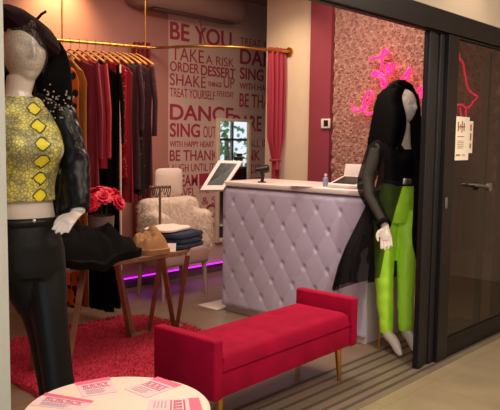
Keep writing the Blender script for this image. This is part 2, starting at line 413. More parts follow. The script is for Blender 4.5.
rows2 = [('TREAT YOURSELF', 0, .93, 37, 45, 0), ('DANCE', 0, .93, 48, 64, .02), ('SING OUT', 0, .86, 67, 79, .02), ('WITH HAPPY HEART', 0, .93, 82.5, 89, .01), ('BE THANKFUL', 0, 1.0, 93, 107, .01),
         ('DARE', -.1, .38, 115, 131, .02), ('ALL IN', .16, .50, 139, 147, 0), ('THINK', -.1, .36, 150, 161, .02), ('UNDER', .06, .38, 165, 174, .0), ('THE STARS', .0, .6, 178, 186, 0)]
for s, a, b, yt, yb, bo in rows2:
    bm.from_mesh(text_mesh(s, 5.6+a, 5.6+b, zat(240, yb), zat(240, yt), bo))
me = bpy.data.meshes.new('lettering'); bm.to_mesh(me); bm.free(); me.materials.append(M['letter'])
lo = bpy.data.objects.new('lettering', me); COL.objects.link(lo); lo.parent = bpy.data.objects['wall_back']
me.transform(Matrix.Translation(-bpy.data.objects['wall_back'].location))

# outdoors beyond the back-room window
for i, (x, y, s) in enumerate(((10.4, -1.2, 1.5), (13.6, -2.8, 1.9))):
    t = thing('tree', ('leafy green tree outside, reflected in the wall mirror', 'larger leafy tree outside behind the mirrored one')[i], 'tree', (x, y, -.3))
    bm = newbm(); tube(bm, [(x, y, -.3), (x+.05, y, .8), (x, y, 1.6)], [.12, .09, .05]); obj('trunk', bm, M['bark'], t)
    bm = newbm()
    for k in range(500):
        th_, ph = random.uniform(0, 2*pi), math.acos(random.uniform(-1, 1)); r = s*random.uniform(.5, 1)**.5
        p = Vector((x+r*sin(ph)*cos(th_)*.8, y+r*sin(ph)*sin(th_)*.8, 1.7+r*cos(ph)*.8))
        a = Vector((random.uniform(-1, 1), random.uniform(-1, 1), random.uniform(-1, 1))).normalized(); b = a.orthogonal().normalized()
        q = .09
        bm.faces.new([bm.verts.new(p+a*q), bm.verts.new(p+b*q*.6), bm.verts.new(p-a*q), bm.verts.new(p-b*q*.6)])
    obj('foliage', bm, M['leafy'], t, smooth=False)
bx('ground', mat('lawn', (120, 140, 90), .9, var=.2), (7.2, 22, -10, 1.9, -.4, -.3), st=True)

# ================================================================== SHOPFRONT
hd = bx('trim_3', M['frame'], (1.088, 7.0, 2.03, 2.12, 2.145, 2.272), st=True)
bx('track', M['frame2'], (1.1, 6.9, 2.06, 2.10, 2.138, 2.1445), hd)
bx('downlight_trim', M['white'], (4.26, 4.38, 1.82, 1.94, 2.975, 2.9995), bpy.data.objects['ceiling.001'] if 'ceiling.001' in bpy.data.objects else hd)
# stacked sliding panels
for i, (x0, x1, y0, y1) in enumerate(((3.87, 3.935, 2.055, 2.10), (3.942, 4.0, 2.065, 2.11), (4.008, 4.066, 2.055, 2.10))):
    bm = newbm(); box(bm, x0, x1, y0, y1, .006, 2.137, bev=.006)
    d = struct('door_%d' % (i+2), bm, M['frame2'])
    bx('rubber_seal', M['black'], (x0-.006, x0, (y0+y1)/2-.008, (y0+y1)/2+.008, .03, 2.1), d)
d1 = bx('door_1', M['frame'], (4.075, 4.215, 2.03, 2.075, .006, 2.137), bev=.004, st=True)
for n_, dd in (('rail', (4.215, 6.9, 2.035, 2.075, .006, .135)), ('rail', (4.215, 6.9, 2.035, 2.075, 2.125, 2.137)), ('stile', (5.62, 5.74, 2.035, 2.075, .135, 2.125))):
    bx(n_, M['frame'], dd, d1, bev=.003)
bx('glass', M['glass'], (4.215, 5.62, 2.05, 2.058, .135, 2.125), d1)
bx('glass', M['glass'], (5.74, 6.9, 2.05, 2.058, .135, 2.125), d1)
bx('lock', M['steel'], (4.09, 4.115, 2.018, 2.03, 1.03, 1.10), d1, bev=.003)
p = ony(476, 185, 2.0); q = ony(489, 187, 2.0)
bm = newbm(); tube(bm, [p, q], .011); 
tube(bm, [q+Vector((0, -.012, 0)), q+Vector((0, .012, 0))], .03, n=20)
tube(bm, [p, p+Vector((0, .05, 0))], .008); tube(bm, [q, q+Vector((0, .05, 0))], .01)
obj('handle', bm, M['steel'], d1)
# inner jamb seen through the glass
bx('trim_4', mat('jamb_grey', (120, 106, 98), .6), (4.99, 5.03, 2.16, 2.2, .0, 2.11), st=True)

# notices on the glass
def notice(x0, x1, y0, y1, lab, Y, lines):
    a = ony(x0, y0, Y); b = ony(x1, y1, Y); t = thing('paper_notice', lab, 'notice', (a.x, Y, b.z))
    bx('sheet', M['notice'], (a.x, b.x, Y, Y+.0015, b.z, a.z), t)
    W, H_ = b.x-a.x, a.z-b.z; bm = newbm()
    for (u0, u1, v0, v1) in lines: box(bm, a.x+u0*W, a.x+u1*W, Y-.0015, Y-.0001, b.z+v0*H_, b.z+v1*H_)
    obj('printing', bm, mat('notice_ink', (150, 96, 84), .7), t, smooth=False)
notice(453, 468, 116, 160, 'cream printed notice on the door glass, the wider of two', 2.0445,
       [(.3, .36, .66, .88), (.42, .46, .7, .84), (.52, .58, .64, .9), (.64, .7, .68, .86), (.3, .72, .76, .78), (.3, .7, .54, .555), (.3, .68, .44, .45), (.28, .7, .40, .41), (.3, .66, .36, .37), (.32, .7, .32, .33), (.28, .66, .28, .29), (.25, .5, .10, .14), (.6, .8, .11, .13)])
notice(468.6, 472, 121, 153, 'narrow cream notice behind the wider one on the glass', 2.0472, [(.4, .7, .7, .9), (.4, .7, .4, .62), (.4, .7, .15, .3)])

# ================================================================== COUNTER
CX, CY0, CY1, CZ = 4.05, 2.6, 4.03, 1.10
ct = thing('reception_counter', 'long lavender tufted reception counter with pale worktop', 'counter', (4.35, 3.3, 0))
bx('carcass', M['white'], (CX+.05, 4.62, CY0, CY1-.02, .0, CZ-.035), ct, bev=.004)
bm = newbm(); box(bm, CX-.005, 4.66, CY0-.005, CY1+.01, CZ-.03, CZ+.012, bev=.01, seg=3); obj('worktop', bm, M['white'], ct)
bm = newbm(); NY, NZ = 170, 124; DY, DZ = .215, .30
def tuft(y, z):
    u = (y/DY+z/DZ); v = (y/DY-z/DZ)
    a = abs(sin(pi*u)*sin(pi*v)); p_ = 1-min(1, sqrt(sin(pi*u)**2+sin(pi*v)**2)/.55); h = .005*a**.6+.019-.020*max(0, p_)**1.5
    e = min(1, min(y, CY1-CY0-y)/.05, (z-.0)/.05, (1.02-z)/.05); e = max(0, e)
    return (.022+h)*sqrt(max(0, 1-(1-e)**2))+.004
vs = [[bm.verts.new((CX+.048-tuft(j*(CY1-CY0)/NY, i*1.02/NZ), CY0+j*(CY1-CY0)/NY, .045+i*1.02/NZ)) for j in range(NY+1)] for i in range(NZ+1)]
for i in range(NZ):
    for j in range(NY): bm.faces.new((vs[i][j], vs[i][j+1], vs[i+1][j+1], vs[i+1][j]))
pan = obj('tufted_panel', bm, M['lav'], ct)
i = 0
z = 0
while i*DZ/2 < 1.0:
    for k in range(0, 10):
        y = (k+(.5 if i % 2 else 0))*DY
        if .06 < y < CY1-CY0-.06 and .06 < i*DZ/2 < .97:
            bm = newbm(); ellipsoid(bm, (CX+.025, CY0+y, .045+i*DZ/2), .007, .009, .009, nu=8, nv=6); obj('button', bm, M['crystal'], pan)
    i += 1

# things on the counter
t = thing('tablet_kiosk', 'white framed tablet on a floor stand at the counter end', 'tablet', (4.16, 4.16, 0))
bm = newbm(); box(bm, 4.02, 4.32, 4.045, 4.28, .0, .012, bev=.004); obj('base', bm, M['white'], t)
bm = newbm(); tube(bm, [(4.25, 4.13, .01), (4.25, 4.13, 1.02), (4.14, 4.12, 1.12)], .018); obj('pole', bm, M['white'], t)
TD = 5.75
c00, c10, c11, c01 = ond(200, 190, TD-.12), ond(223, 190, TD-.10), ond(243, 161, TD+.06), ond(218.5, 160, TD+.02)
n_ = (c10-c00).cross(c01-c00).normalized()
if n_.dot(CF) > 0: n_ = -n_
def quadslab(bm, a, b, c, d, n, t0, t1):
    lo_ = [bm.verts.new(p+n*t0) for p in (a, b, c, d)]; hi = [bm.verts.new(p+n*t1) for p in (a, b, c, d)]
    bm.faces.new(lo_); bm.faces.new(hi)
    for k in range(4): bm.faces.new((lo_[k], lo_[(k+1) % 4], hi[(k+1) % 4], hi[k]))
bm = newbm(); quadslab(bm, c00, c10, c11, c01, n_, -.03, 0); obj('case', bm, M['white'], t, bev=.004)
def bil(u, v): return (c00*(1-u)+c10*u)*(1-v)+(c01*(1-u)+c11*u)*v
bm = newbm(); quadslab(bm, bil(.16, .17), bil(.84, .17), bil(.84, .9), bil(.16, .9), n_, .0002, .002); obj('screen', bm, M['screen'], t, smooth=False)
t = thing('card_reader', 'small black card reader clipped above the tablet', 'card reader', ond(239, 158, 5.95))
c = ond(238, 157, 5.9)
bm = newbm(); box(bm, c.x-.035, c.x+.045, c.y-.02, c.y+.02, c.z-.03, c.z+.0, bev=.006); box(bm, c.x+.0, c.x+.04, c.y-.02, c.y+.02, c.z+.005, c.z+.03, bev=.006); tube(bm, [c+Vector((.03, 0, .02)), c+Vector((.03, 0, -.02))], .006)
obj('body', bm, M['black'], t)
bm = newbm(); tube(bm, [c+Vector((0, 0, -.02)), ond(232, 168, 5.85), ond(230, 172, 5.8)], .006); obj('bracket', bm, M['black'], t)

# barcode scanner on stand
p = onz(262, 182.5, CZ+.012); t = thing('barcode_scanner', 'black scanner on a short stand on the counter', 'scanner', p)
bm = newbm(); cyl(bm, p, .035, .008, 20); obj('base', bm, M['black'], t)
bm = newbm(); tube(bm, [p+Vector((0, 0, .008)), p+Vector((.005, -.005, .05)), p+Vector((0, 0, .085))], [.014, .014, .02]); obj('stem', bm, M['black'], t)
a = p+Vector((-.03, .04, .10)); b = p+Vector((.035, -.045, .115))
bm = newbm(); tube(bm, [a, a*.6+b*.4, b*.9+a*.1, b], [.026, .036, .044, .034], n=12, flat=.8); obj('head', bm, M['black'], t)
# bottle
p = onz(325.5, 186.5, CZ+.012); t = thing('hand_gel_bottle', 'small clear pump bottle on the counter', 'bottle', p)
bm = newbm(); lathe(bm, p, [(.018, 0), (.021, .004), (.021, .055), (.016, .068), (.008, .075), (.008, .08)], 16); obj('body', bm, mat('gel_bottle', (150, 160, 190), .2, alpha=.8), t)
bm = newbm(); lathe(bm, p+Vector((0, 0, .08)), [(.010, 0), (.010, .012), (.006, .018)], 14); obj('cap', bm, M['white'], t)
# papers
p = onz(303, 186, CZ+.013); bm = newbm(); box(bm, -.06, .06, -.1, .1, 0, .002, Mx=Matrix.Translation(p) @ Matrix.Rotation(.3, 4, 'Z'))
tag(obj('paper_sheet', bm, M['shirt']), 'loose cream paper lying on the counter beside the bottle', 'paper')
# till
t = thing('till_terminal', 'white till terminal with black pad on the counter', 'till', onz(352, 186, CZ+.012))
b0 = onz(335, 189, CZ+.012)
def V3(x, y, z): return Vector((x, y, z))
bm = newbm(); box(bm, 4.12, 4.42, 2.72, 2.98, CZ+.012, CZ+.03, bev=.006); obj('base', bm, M['white'], t)
bm = newbm(); Mx = Matrix.Translation(V3(4.22, 2.85, CZ+.055)) @ Matrix.Rotation(radians(-16), 4, 'Y')
box(bm, -.11, .11, -.13, .13, -.012, .012, bev=.005, Mx=Mx); obj('tilted_frame', bm, M['white'], t)
bm = newbm(); box(bm, -.08, .08, -.10, .10, .0125, .016, Mx=Mx); obj('pad', bm, M['black'], t)
bm = newbm(); Mx = Matrix.Translation(V3(4.36, 2.87, CZ+.11)) @ Matrix.Rotation(radians(14), 4, 'Y')
box(bm, -.008, .008, -.14, .13, -.085, .075, bev=.005, Mx=Mx); obj('display_back', bm, M['white'], t)

# ================================================================== BENCH
BA = radians(2)
BM = Matrix.Translation(V3(2.21, 2.24, 0)) @ Matrix.Rotation(BA, 4, 'Z')
BL, BD, BZ, BT = 1.29, .42, .20, .50
t = thing('bench', 'hot pink velvet bench with low arms and tapered brass legs', 'bench', BM @ V3(.65, .25, 0))
bm = newbm(); box(bm, .068, BL-.068, .005, BD-.005, BZ+.002, .335, bev=.01, Mx=BM); obj('base_frame', bm, M['velvet'], t)
bm = newbm(); nx, ny = 64, 28
def seat_h(u, v):
    h = 0
    x = u*(BL-.14); y = v*BD
    for bxx in [.12+.18*k for k in range(6)]:
        for byy in (.10, .21, .32):
            d = (x-bxx)**2+(y-byy)**2; h -= .014*exp(-d/.0014)
    e = min(u*(BL-.14), (1-u)*(BL-.14), v*BD, (1-v)*BD)/.045; e = min(1, max(0, e))
    return .338+.078*sqrt(max(0, 1-(1-e)**2))+h*e
g = [[bm.verts.new(BM @ V3(.07+(BL-.14)*i/nx, -.004+(BD+.006)*j/ny, seat_h(i/nx, j/ny))) for j in range(ny+1)] for i in range(nx+1)]
for i in range(nx):
    for j in range(ny): bm.faces.new((g[i][j], g[i+1][j], g[i+1][j+1], g[i][j+1]))
lo2 = {}
ring = [g[i][0] for i in range(nx+1)]+[g[nx][j] for j in range(1, ny+1)]+[g[i][ny] for i in range(nx-1, -1, -1)]+[g[0][j] for j in range(ny-1, 0, -1)]
low = [bm.verts.new(v.co-Vector((0, 0, .0))) for v in ring]
for v in low: v.co.z = .3365
for k in range(len(ring)): bm.faces.new((ring[k], ring[(k+1) % len(ring)], low[(k+1) % len(ring)], low[k]))
bm.faces.new(low)
obj('seat', bm, M['velvet'], t)
for x0 in (0, BL-.066):
    bm = newbm(); box(bm, x0, x0+.066, -.008, BD+.008, BZ, BT, bev=.014, seg=3, Mx=BM); obj('arm', bm, M['velvet'], t)
for (lx, ly, sx, sy) in ((.10, .05, -.2, -.2), (.10, BD-.05, -.2, .2), (BL-.155, .035, .05, -.3), (BL-.10, BD-.05, .2, .2)):
    bm = newbm(); tube(bm, [BM @ V3(lx, ly, BZ+.001), BM @ V3(lx+sx*.05, ly+sy*.05, 0)], [.021, .012], n=16); obj('leg', bm, M['gold'], t)

# ================================================================== ROUND TABLE AND FLYERS
TC = V3(1.086, 1.469, 0); TZ = .72; TR = .252
t = thing('round_table', 'small round cream bistro table scattered with pink flyers', 'table', TC)
bm = newbm(); lathe(bm, TC, [(.01, TZ-.022), (TR-.01, TZ-.022), (TR, TZ-.016), (TR, TZ-.005), (TR-.005, TZ), (.01, TZ)], 64); obj('tabletop', bm, M['tabletop'], t)
bm = newbm(); tube(bm, [TC+V3(0, 0, .02), TC+V3(0, 0, TZ-.022)], .025, n=16); obj('pedestal', bm, M['white'], t)
bm = newbm(); lathe(bm, TC, [(.2, 0), (.2, .008), (.05, .02), (.03, .03)], 40); obj('base', bm, M['white'], t)
def flyer(quad, z, lab, flip=0):
    a, b, c, d = [onz(x, y, z) for x, y in quad]
    def bl(u, v): return (a*(1-u)+b*u)*(1-v)+(d*(1-u)+c*u)*v
    def q(bm, u0, u1, v0, v1, t0, t1): quadslab(bm, bl(u0, v0), bl(u1, v0), bl(u1, v1), bl(u0, v1), V3(0, 0, 1), t0, t1)
    t = thing('flyer', lab, 'flyer', a, 'pink flyers on the round table')
    bm = newbm(); q(bm, 0, 1, 0, 1, 0, .0008); obj('sheet', bm, M['paper'], t, smooth=False)
    bm = newbm(); q(bm, 0, 1, .0, .22, .0009, .0012); obj('tint', bm, M['inkp'], t, smooth=False)
    bm = newbm(); q(bm, .1, .9, .30, .33, .0012, .0014)
    for k in range(7):
        u = .14+k*.105
        q(bm, u, u+.022, .36, .52, .0012, .0014)
        if k % 2: q(bm, u, u+.08, .49, .52, .0012, .0014)
        else: q(bm, u+.055, u+.077, .36, .52, .0012, .0014); q(bm, u, u+.075, .36, .39, .0012, .0014)
    q(bm, .1, .9, .555, .58, .0012, .0014); obj('heading', bm, M['ink'], t, smooth=False)
    bm = newbm()
    for k in range(4): q(bm, .15, .7-.05*(k % 2), .66+k*.07, .69+k*.07, .0012, .0014)
    obj('small_print', bm, M['inkg'], t, smooth=False)
flyer([(75, 383), (109, 377), (117, 392), (83, 397)], TZ+.0005, 'pink flyer near the back edge of the round table')
flyer([(46, 393), (94, 401), (80, 411), (30, 405)], TZ+.0005, 'pink flyer at the left rim of the round table')
flyer([(158, 377), (182, 385), (147, 398), (124, 389)], TZ+.0005, 'pink flyer at the back right of the round table')
flyer([(199, 398), (203, 412), (146, 413), (150, 400)], TZ+.0005, 'pink flyer at the right front rim of the table')

# ================================================================== RUG
bm = newbm()
rp = [(1.95, 3.02), (3.0, 3.05), (3.42, 3.25), (3.50, 3.8), (3.42, 4.38), (2.9, 4.46), (2.3, 4.40), (1.95, 4.35)]
cx_, cy_ = 2.7, 3.7
def rug_r(a):
    x, y = cos(a), sin(a); k = (abs(x/.77)**5+abs(y/.71)**5)**(-1/5); return k+.015*sin(9*a)+.008*sin(23*a)
rings = []
na = 120
prof = [(1.0, .0), (1.0, .012), (.985, .028), (.95, .032), (.8, .033), (.5, .032), (.2, .033), (.02, .032)]
rings = [[V3(cx_+cos(2*pi*k/na)*rug_r(2*pi*k/na)*s, cy_+sin(2*pi*k/na)*rug_r(2*pi*k/na)*s, z+.0015) for k in range(na)] for s, z in prof]
loft(bm, rings)
rg = obj('rug', bm, M['rug']); tag(rg, 'bright pink shaggy rug under the display table', 'rug')
bm = newbm()
for k in range(26000):
    a = random.uniform(0, 2*pi); s = sqrt(random.random()); R_ = rug_r(a)*s
    p = V3(cx_+cos(a)*R_, cy_+sin(a)*R_, .030)
    d = V3(random.gauss(0, .012), random.gauss(0, .012), random.uniform(.008, .022)); wv = V3(random.uniform(-1, 1), random.uniform(-1, 1), 0).normalized()*.0035
    bm.faces.new((bm.verts.new(p-wv), bm.verts.new(p+wv), bm.verts.new(p+d)))
pl = obj('pile', bm, M['rug'], rg, smooth=False); pl['kind'] = 'stuff'

# ================================================================== DISPLAY TABLE
HZ = .67
t = thing('display_table', 'brown wooden display table with slanted trestle legs', 'table', (2.6, 3.7, 0))
bm = newbm()
pl_ = [(1.95, 3.53), (3.16, 3.53), (3.24, 3.56), (3.62, 3.88), (3.60, 4.08), (1.95, 4.08)]
quad = [bm.verts.new((x, y, HZ-.03)) for x, y in pl_]; quad2 = [bm.verts.new((x, y, HZ)) for x, y in pl_]
bm.faces.new(quad); bm.faces.new(quad2)
for k in range(len(pl_)): bm.faces.new((quad[k], quad[(k+1) % 6], quad2[(k+1) % 6], quad2[k]))
obj('tabletop', bm, M['wood'], t, smooth=False, bev=.004)
zt = HZ-.031
def leg(px, bp, w=.034, yT=None):
    T = onz(px[0], px[1], zt) if not isinstance(px, Vector) else px
    B = onz(bp[0], bp[1], .035) if not isinstance(bp, Vector) else bp
    bm = newbm(); tube(bm, [T, B], [w*.75, w*.6], n=4, up=(1, 0, 0)); obj('leg', bm, M['wood'], t, smooth=False, bev=.003); return T, B
leg((84, 266), (68, 369), .036)
leg(V3(2.02, 3.5, zt), V3(2.10, 3.70, .035), .034)
A1 = leg((117, 264), (130, 337)); B1 = leg(V3(2.95, 4.02, zt), (133.5, 335)); C1 = leg((161, 258), (149, 331))
D1 = leg((162.5, 258), (174, 327)); E1 = leg((188, 254), (177, 327))
bm = newbm(); tube(bm, [A1[1], C1[1]], .018, n=4); obj('foot_bar', bm, M['wood'], t, smooth=False)
bm = newbm(); tube(bm, [D1[1]-V3(.05, 0, 0), E1[1]+V3(.05, 0, 0)], .016, n=4); obj('foot_bar', bm, M['wood'], t, smooth=False)

# soft heaps of clothing
def heap(name, outline, z0, height, m, lab, cat, wr=.03, fs=11, seed=0, roundn=2.2):
    # outline: centre x,y, half sizes, rotation
    cx, cy, a, b, rot = outline; bm = newbm(); n, rr = 56, 14
    rings = []
    for i in range(rr+1):
        s = 1-i/rr
        prof = (1-s**roundn)
        ring = []
        for k in range(n):
            th = 2*pi*k/n; e = 4.0 if cat != 'clothes' else 2.6
            r0 = (abs(cos(th)/a)**e+abs(sin(th)/b)**e)**(-1/e)
            lx, ly = cos(th)*r0*s, sin(th)*r0*s
            nn = noise.noise(V3(lx*fs+seed, ly*fs, seed)); n2 = noise.noise(V3(lx*fs*2.3+seed, ly*fs*2.3, seed+5))
            r1 = 1+.10*noise.noise(V3(cos(th)*1.6+seed, sin(th)*1.6, 3))*(1 if cat == 'clothes' else .4)
            z = z0+height*prof*(1+.60*nn*(1 if cat == 'clothes' else .3))+wr*(abs(n2))*min(1, prof*3)
            x = cx+(lx*cos(rot)-ly*sin(rot))*r1; y = cy+(lx*sin(rot)+ly*cos(rot))*r1
            ring.append(V3(x, y, max(z0, z)))
        rings.append(ring)
    rings[0] = [V3(p.x, p.y, z0) for p in rings[0]]
    rings.insert(1, [V3(cx+(p.x-cx)*1.01, cy+(p.y-cy)*1.01, z0+height*.25) for p in rings[0]])
    rings[-1] = [p*.2+V3(cx, cy, p.z)*.8 for p in rings[-1]]
    loft(bm, rings); o = obj(name, bm, m); tag(o, lab, cat); return o
def fold_stack(name, c, hx, hy, rot, z0, layers, lt, m, lab, cat, seed=0):
    bm = newbm(); Mx = Matrix.Translation(V3(c[0], c[1], z0)) @ Matrix.Rotation(rot, 4, 'Z')
    for L_ in range(layers):
        n = 48; rings = []
        for i, (s, zz) in enumerate(((.94, 0), (1.0, .25), (1.0, .7), (.95, 1.0), (.6, 1.0), (.15, 1.02))):
            ring = []
            for k in range(n):
                th = 2*pi*k/n; r0 = (abs(cos(th)/hx)**6+abs(sin(th)/hy)**6)**(-1/6)
                x, y = cos(th)*r0*s, sin(th)*r0*s
                w_ = .01*noise.noise(V3(x*12+seed+L_*3, y*12, L_))
                ring.append(Mx @ V3(x*(1+.05*sin(L_*2.1+seed))+w_, y+w_*.6, L_*lt+zz*lt*.97+max(0, 1.2*w_)*(zz > .9)))
            rings.append(ring)
        loft(bm, rings)
    o = obj(name, bm, m); tag(o, lab, cat); return o
bh = heap('black_garment', (2.50, 3.735, .40, .235, .03), HZ+.001, .195, M['blackcloth'], 'heap of black clothing draped over the left table edge', 'clothes', seed=1, wr=.032, roundn=3)
for v in bh.data.vertices:
    y = v.co.y+bh.location.y; x = v.co.x+bh.location.x
    if y < 3.522: v.co.z -= (3.522-y)*.9+.015*sin(x*31)*min(1, (3.522-y)*30)
heap('tan_garment', (2.995, 3.68, .13, .16, -.3), HZ+.001, .135, M['tan'], 'tan suede garment folded beside the black heap', 'clothes', seed=4, roundn=3.4)
fold_stack('denim_jeans', (3.295, 3.755), .175, .165, .25, HZ+.001, 3, .037, M['denim'], 'dark blue denim jeans folded at the right table end', 'clothes', 2)
fold_stack('white_shirt', (3.265, 3.80), .165, .12, .3, HZ+.117, 1, .024, M['shirt'], 'off-white shirt folded on top of the dark jeans', 'clothes', 3)
bm = newbm(); p = V3(3.09, 3.555, HZ+.02); box(bm, -.03, .03, -.002, .002, -.018, .045, Mx=Matrix.Translation(p) @ Matrix.Rotation(-.8, 4, 'Z') @ Matrix.Rotation(-.5, 4, 'X'))
tag(obj('price_card', bm, M['shirt']), 'small white price card between tan garment and jeans', 'card')

# vase with red flowers
vx = ony(101, 215, 4.02).x; vp = V3(vx, 4.02, HZ+.001)
t = thing('flower_vase', 'grey vase holding a bunch of bright red flowers', 'vase', vp)
bm = newbm(); lathe(bm, vp, [(.055, 0), (.062, .01), (.085, .10), (.092, .18), (.095, .232), (.088, .236), (.080, .18), (.05, .05)], 28); obj('vase', bm, M['vase'], t)
fc = V3(vx, 4.02, HZ+.355)
for k in range(13):
    a = k*2.4; r = .045*sqrt(k); c = fc+V3(cos(a)*r*.95, sin(a)*r*.95, .05-.35*r+random.uniform(-.02, .02)); ax = (c-fc+V3(0, 0, .10)).normalized()
    u = ax.orthogonal().normalized(); v = ax.cross(u); bm = newbm()
    for ringi, (npet, ln, tilt) in enumerate(((5, .035, 1.25), (7, .05, .85), (9, .06, .4), (9, .062, -.05))):
        for q in range(npet):
            b = 2*pi*q/npet+ringi*.5; d = (u*cos(b)+v*sin(b)); s = u*-sin(b)+v*cos(b)
            o_ = d*cos(tilt)+ax*sin(tilt); pts = []
            wd = ln*.42
            A = c+s*wd*.3; B = c-s*wd*.3; C1_ = c+o_*ln*.6+s*wd+ax*.003; D_ = c+o_*ln*.6-s*wd+ax*.003; E_ = c+o_*ln+s*wd*.35-ax*.004; F_ = c+o_*ln-s*wd*.35-ax*.004
            A, B, C1_, D_, E_, F_ = [bm.verts.new(z_) for z_ in (A, B, C1_, D_, E_, F_)]
            bm.faces.new((B, A, C1_, D_)); bm.faces.new((D_, C1_, E_, F_))
    fl = obj('flower_head', bm, M['petal'], t, smooth=False, solid=.0015)
bm = newbm()
for k in range(9):
    a = k*.7; tube(bm, [vp+V3(cos(a)*.03, sin(a)*.03, .06), fc+V3(cos(a)*.05, sin(a)*.05, 0)], .003, n=5)
obj('stems', bm, mat('stem_green', (50, 70, 30), .7), t)

# jewellery T-bar
jt = ony(160, 187, 4.06); jp = V3(jt.x, 4.06, HZ+.001)
t = thing('jewellery_stand', 'dark T-bar stand hung with necklaces behind the jeans', 'stand', jp)
bm = newbm(); cyl(bm, jp, .045, .01, 20); tube(bm, [jp+V3(0, 0, .01), V3(jp.x, jp.y, jt.z)], .010); tube(bm, [V3(jp.x-.09, jp.y+.02, jt.z), V3(jp.x+.09, jp.y-.02, jt.z)], .011)
obj('frame', bm, mat('brown_stand', (120, 84, 62), .5), t)
for k in range(6):
    x = jp.x-.08+.032*k; y = jp.y+.02-.007*k; ln = .05+.02*(k % 3)
    bm = newbm(); tube(bm, [V3(x, y, jt.z)+V3(cos(a)*.012, -sin(a)*.012, sin(a)*ln*.5-ln*.5+.008) for a in [2*pi*q/14 for q in range(14)]], .0035, n=6, closed=True); obj('necklace', bm, M['blackspot'], t)
# gilded sunglasses / small items
for k, (x, y) in enumerate(((3.04, 3.96), (3.20, 4.01))):
    p = V3(x, y, HZ+.001); t = thing('sunglasses', ('dark sunglasses lying left of the folded jeans', 'dark sunglasses further back by the jewellery stand')[k], 'sunglasses', p)
    for s in (-1, 1):
        bm = newbm(); tube(bm, [p+V3(s*.033+cos(a)*.025, 0, .024+sin(a)*.02) for a in [2*pi*q/16 for q in range(16)]], .003, n=6, closed=True); obj('rim', bm, M['black'], t)
        bm = newbm(); tube(bm, [p+V3(s*.06, 0, .03), p+V3(s*.06, .06, .01)], .0025, n=6); obj('temple', bm, M['black'], t)

# ================================================================== CLOTHES RAIL
RY, RZ0 = 4.5, 2.165
def rz(x): return RZ0+(x-2.7)*.045
t = thing('clothes_rail', 'gold clothes rail hung from the ceiling along the pink wall', 'rail', (3.2, RY, rz(3.2)))
bm = newbm(); tube(bm, [(2.35, RY, rz(2.35)), (3.68, RY, rz(3.68))], .013, n=12); obj('rail', bm, M['gold'], t)
for x in (2.84, 3.62):
    bm = newbm(); tube(bm, [(x, RY, rz(x)+.012), (x, RY, 2.999)], .006, n=8); obj('hanging_rod', bm, M['gold'], t)
def hanger(x, ang, hl):
    t = thing('clothes_hanger', hl, 'hanger', (x, RY, rz(x)), 'gold hangers on the clothes rail')
    z = rz(x); d = V3(sin(ang), -cos(ang), 0)
    bm = newbm(); c = V3(x, RY, z)
    pts = [c+d*(-.019*1)*cos(a)+V3(0, 0, .019*sin(a)) for a in [pi*.0+pi*q/8 for q in range(9)]]
    pts = [c+d*(.0185*cos(a))+V3(0, 0, .0185*sin(a)) for a in [pi*1.1-1.1*pi*q/9 for q in range(10)]]+[c+d*.012+V3(0, 0, -.03), c+V3(0, 0, -.055)]
    tube(bm, pts, .0022, n=6); obj('hook', bm, M['gold'], t)
    bm = newbm(); z1 = z-.055
    tube(bm, [c+d*(s*.215*abs(s))+V3(0, 0, -.06-.095*abs(s)**1.3) if False else c+d*(s*.215)+V3(0, 0, -.06-.10*abs(s)**1.25) for s in [-1, -.8, -.5, -.2, 0, .2, .5, .8, 1]], [.013, .013, .011, .009, .010, .009, .011, .013, .013], n=8, flat=.6)
    obj('bar', bm, M['hanger'], t)
def garment(name, x, ang, ln, wid, thick, m, lab, sleeves=0, flare=1.0, trim=None):
    z = rz(x)-.075; d = V3(sin(ang), -cos(ang), 0); nrm = V3(cos(ang), sin(ang), 0); c = V3(x, RY, 0)
    bm = newbm(); n = 40; rings = []; sd = x*37
    prof = [(0, .10), (.01, .3), (.05, .82), (.09, 1.0), (.2, .95), (.45, .9), (.7, .95), (1.0, 1.0)]
    K = 22
    for i in range(K+1):
        v = i/K; 
        for a, b in zip(prof, prof[1:]):
            if a[0] <= v*1.0 <= b[0]: s = a[1]+(b[1]-a[1])*(v-a[0])/(b[0]-a[0]); break
        s *= 1+(flare-1)*v; ring = []
        for k in range(n):
            th = 2*pi*k/n; xx = cos(th)*wid/2*s
            th_ = thick*(.5+.5*min(1, v*4))*(1+.55*sin(xx*70+sd+v*1.5)*min(1, v*2.5))
            p = c+d*xx+nrm*(sin(th)*th_/2+.006*sin(xx*40+sd*2)*v)
            ring.append(V3(p.x, p.y, z-.02-ln*v-.10*0-(.05*abs(cos(th)) if i < 3 else 0)*(1-v)))
        rings.append(ring)
    loft(bm, rings)
    if sleeves:
        for s in (-1, 1):
            a = c+d*(s*wid*.46)+V3(0, 0, z-.10); b = a+d*(s*.03)+nrm*.01+V3(0, 0, -sleeves*.5); e = a+d*(s*.015)+nrm*.015+V3(0, 0, -sleeves)
            tube(bm, [a, a*.5+b*.5, b, b*.5+e*.5, e], [.026, .030, .028, .027, .028], n=10, flat=.6)
    o = obj(name, bm, m); tag(o, lab, 'clothes')
    if trim:
        bm = newbm(); e = c+d*(wid*.5+.008)
        tube(bm, [V3(e.x, e.y, z-.10), V3(e.x, e.y, z-.5), V3(e.x-.0, e.y, z-ln*.95)], .008, n=6); 
        tr = obj('piping', bm, trim, None); off = Vector(tr.location); tr.data.transform(Matrix.Translation(off-o.location)); tr.location = (0, 0, 0); tr.parent = o; tr['label'] = 'pale piping'
    return o
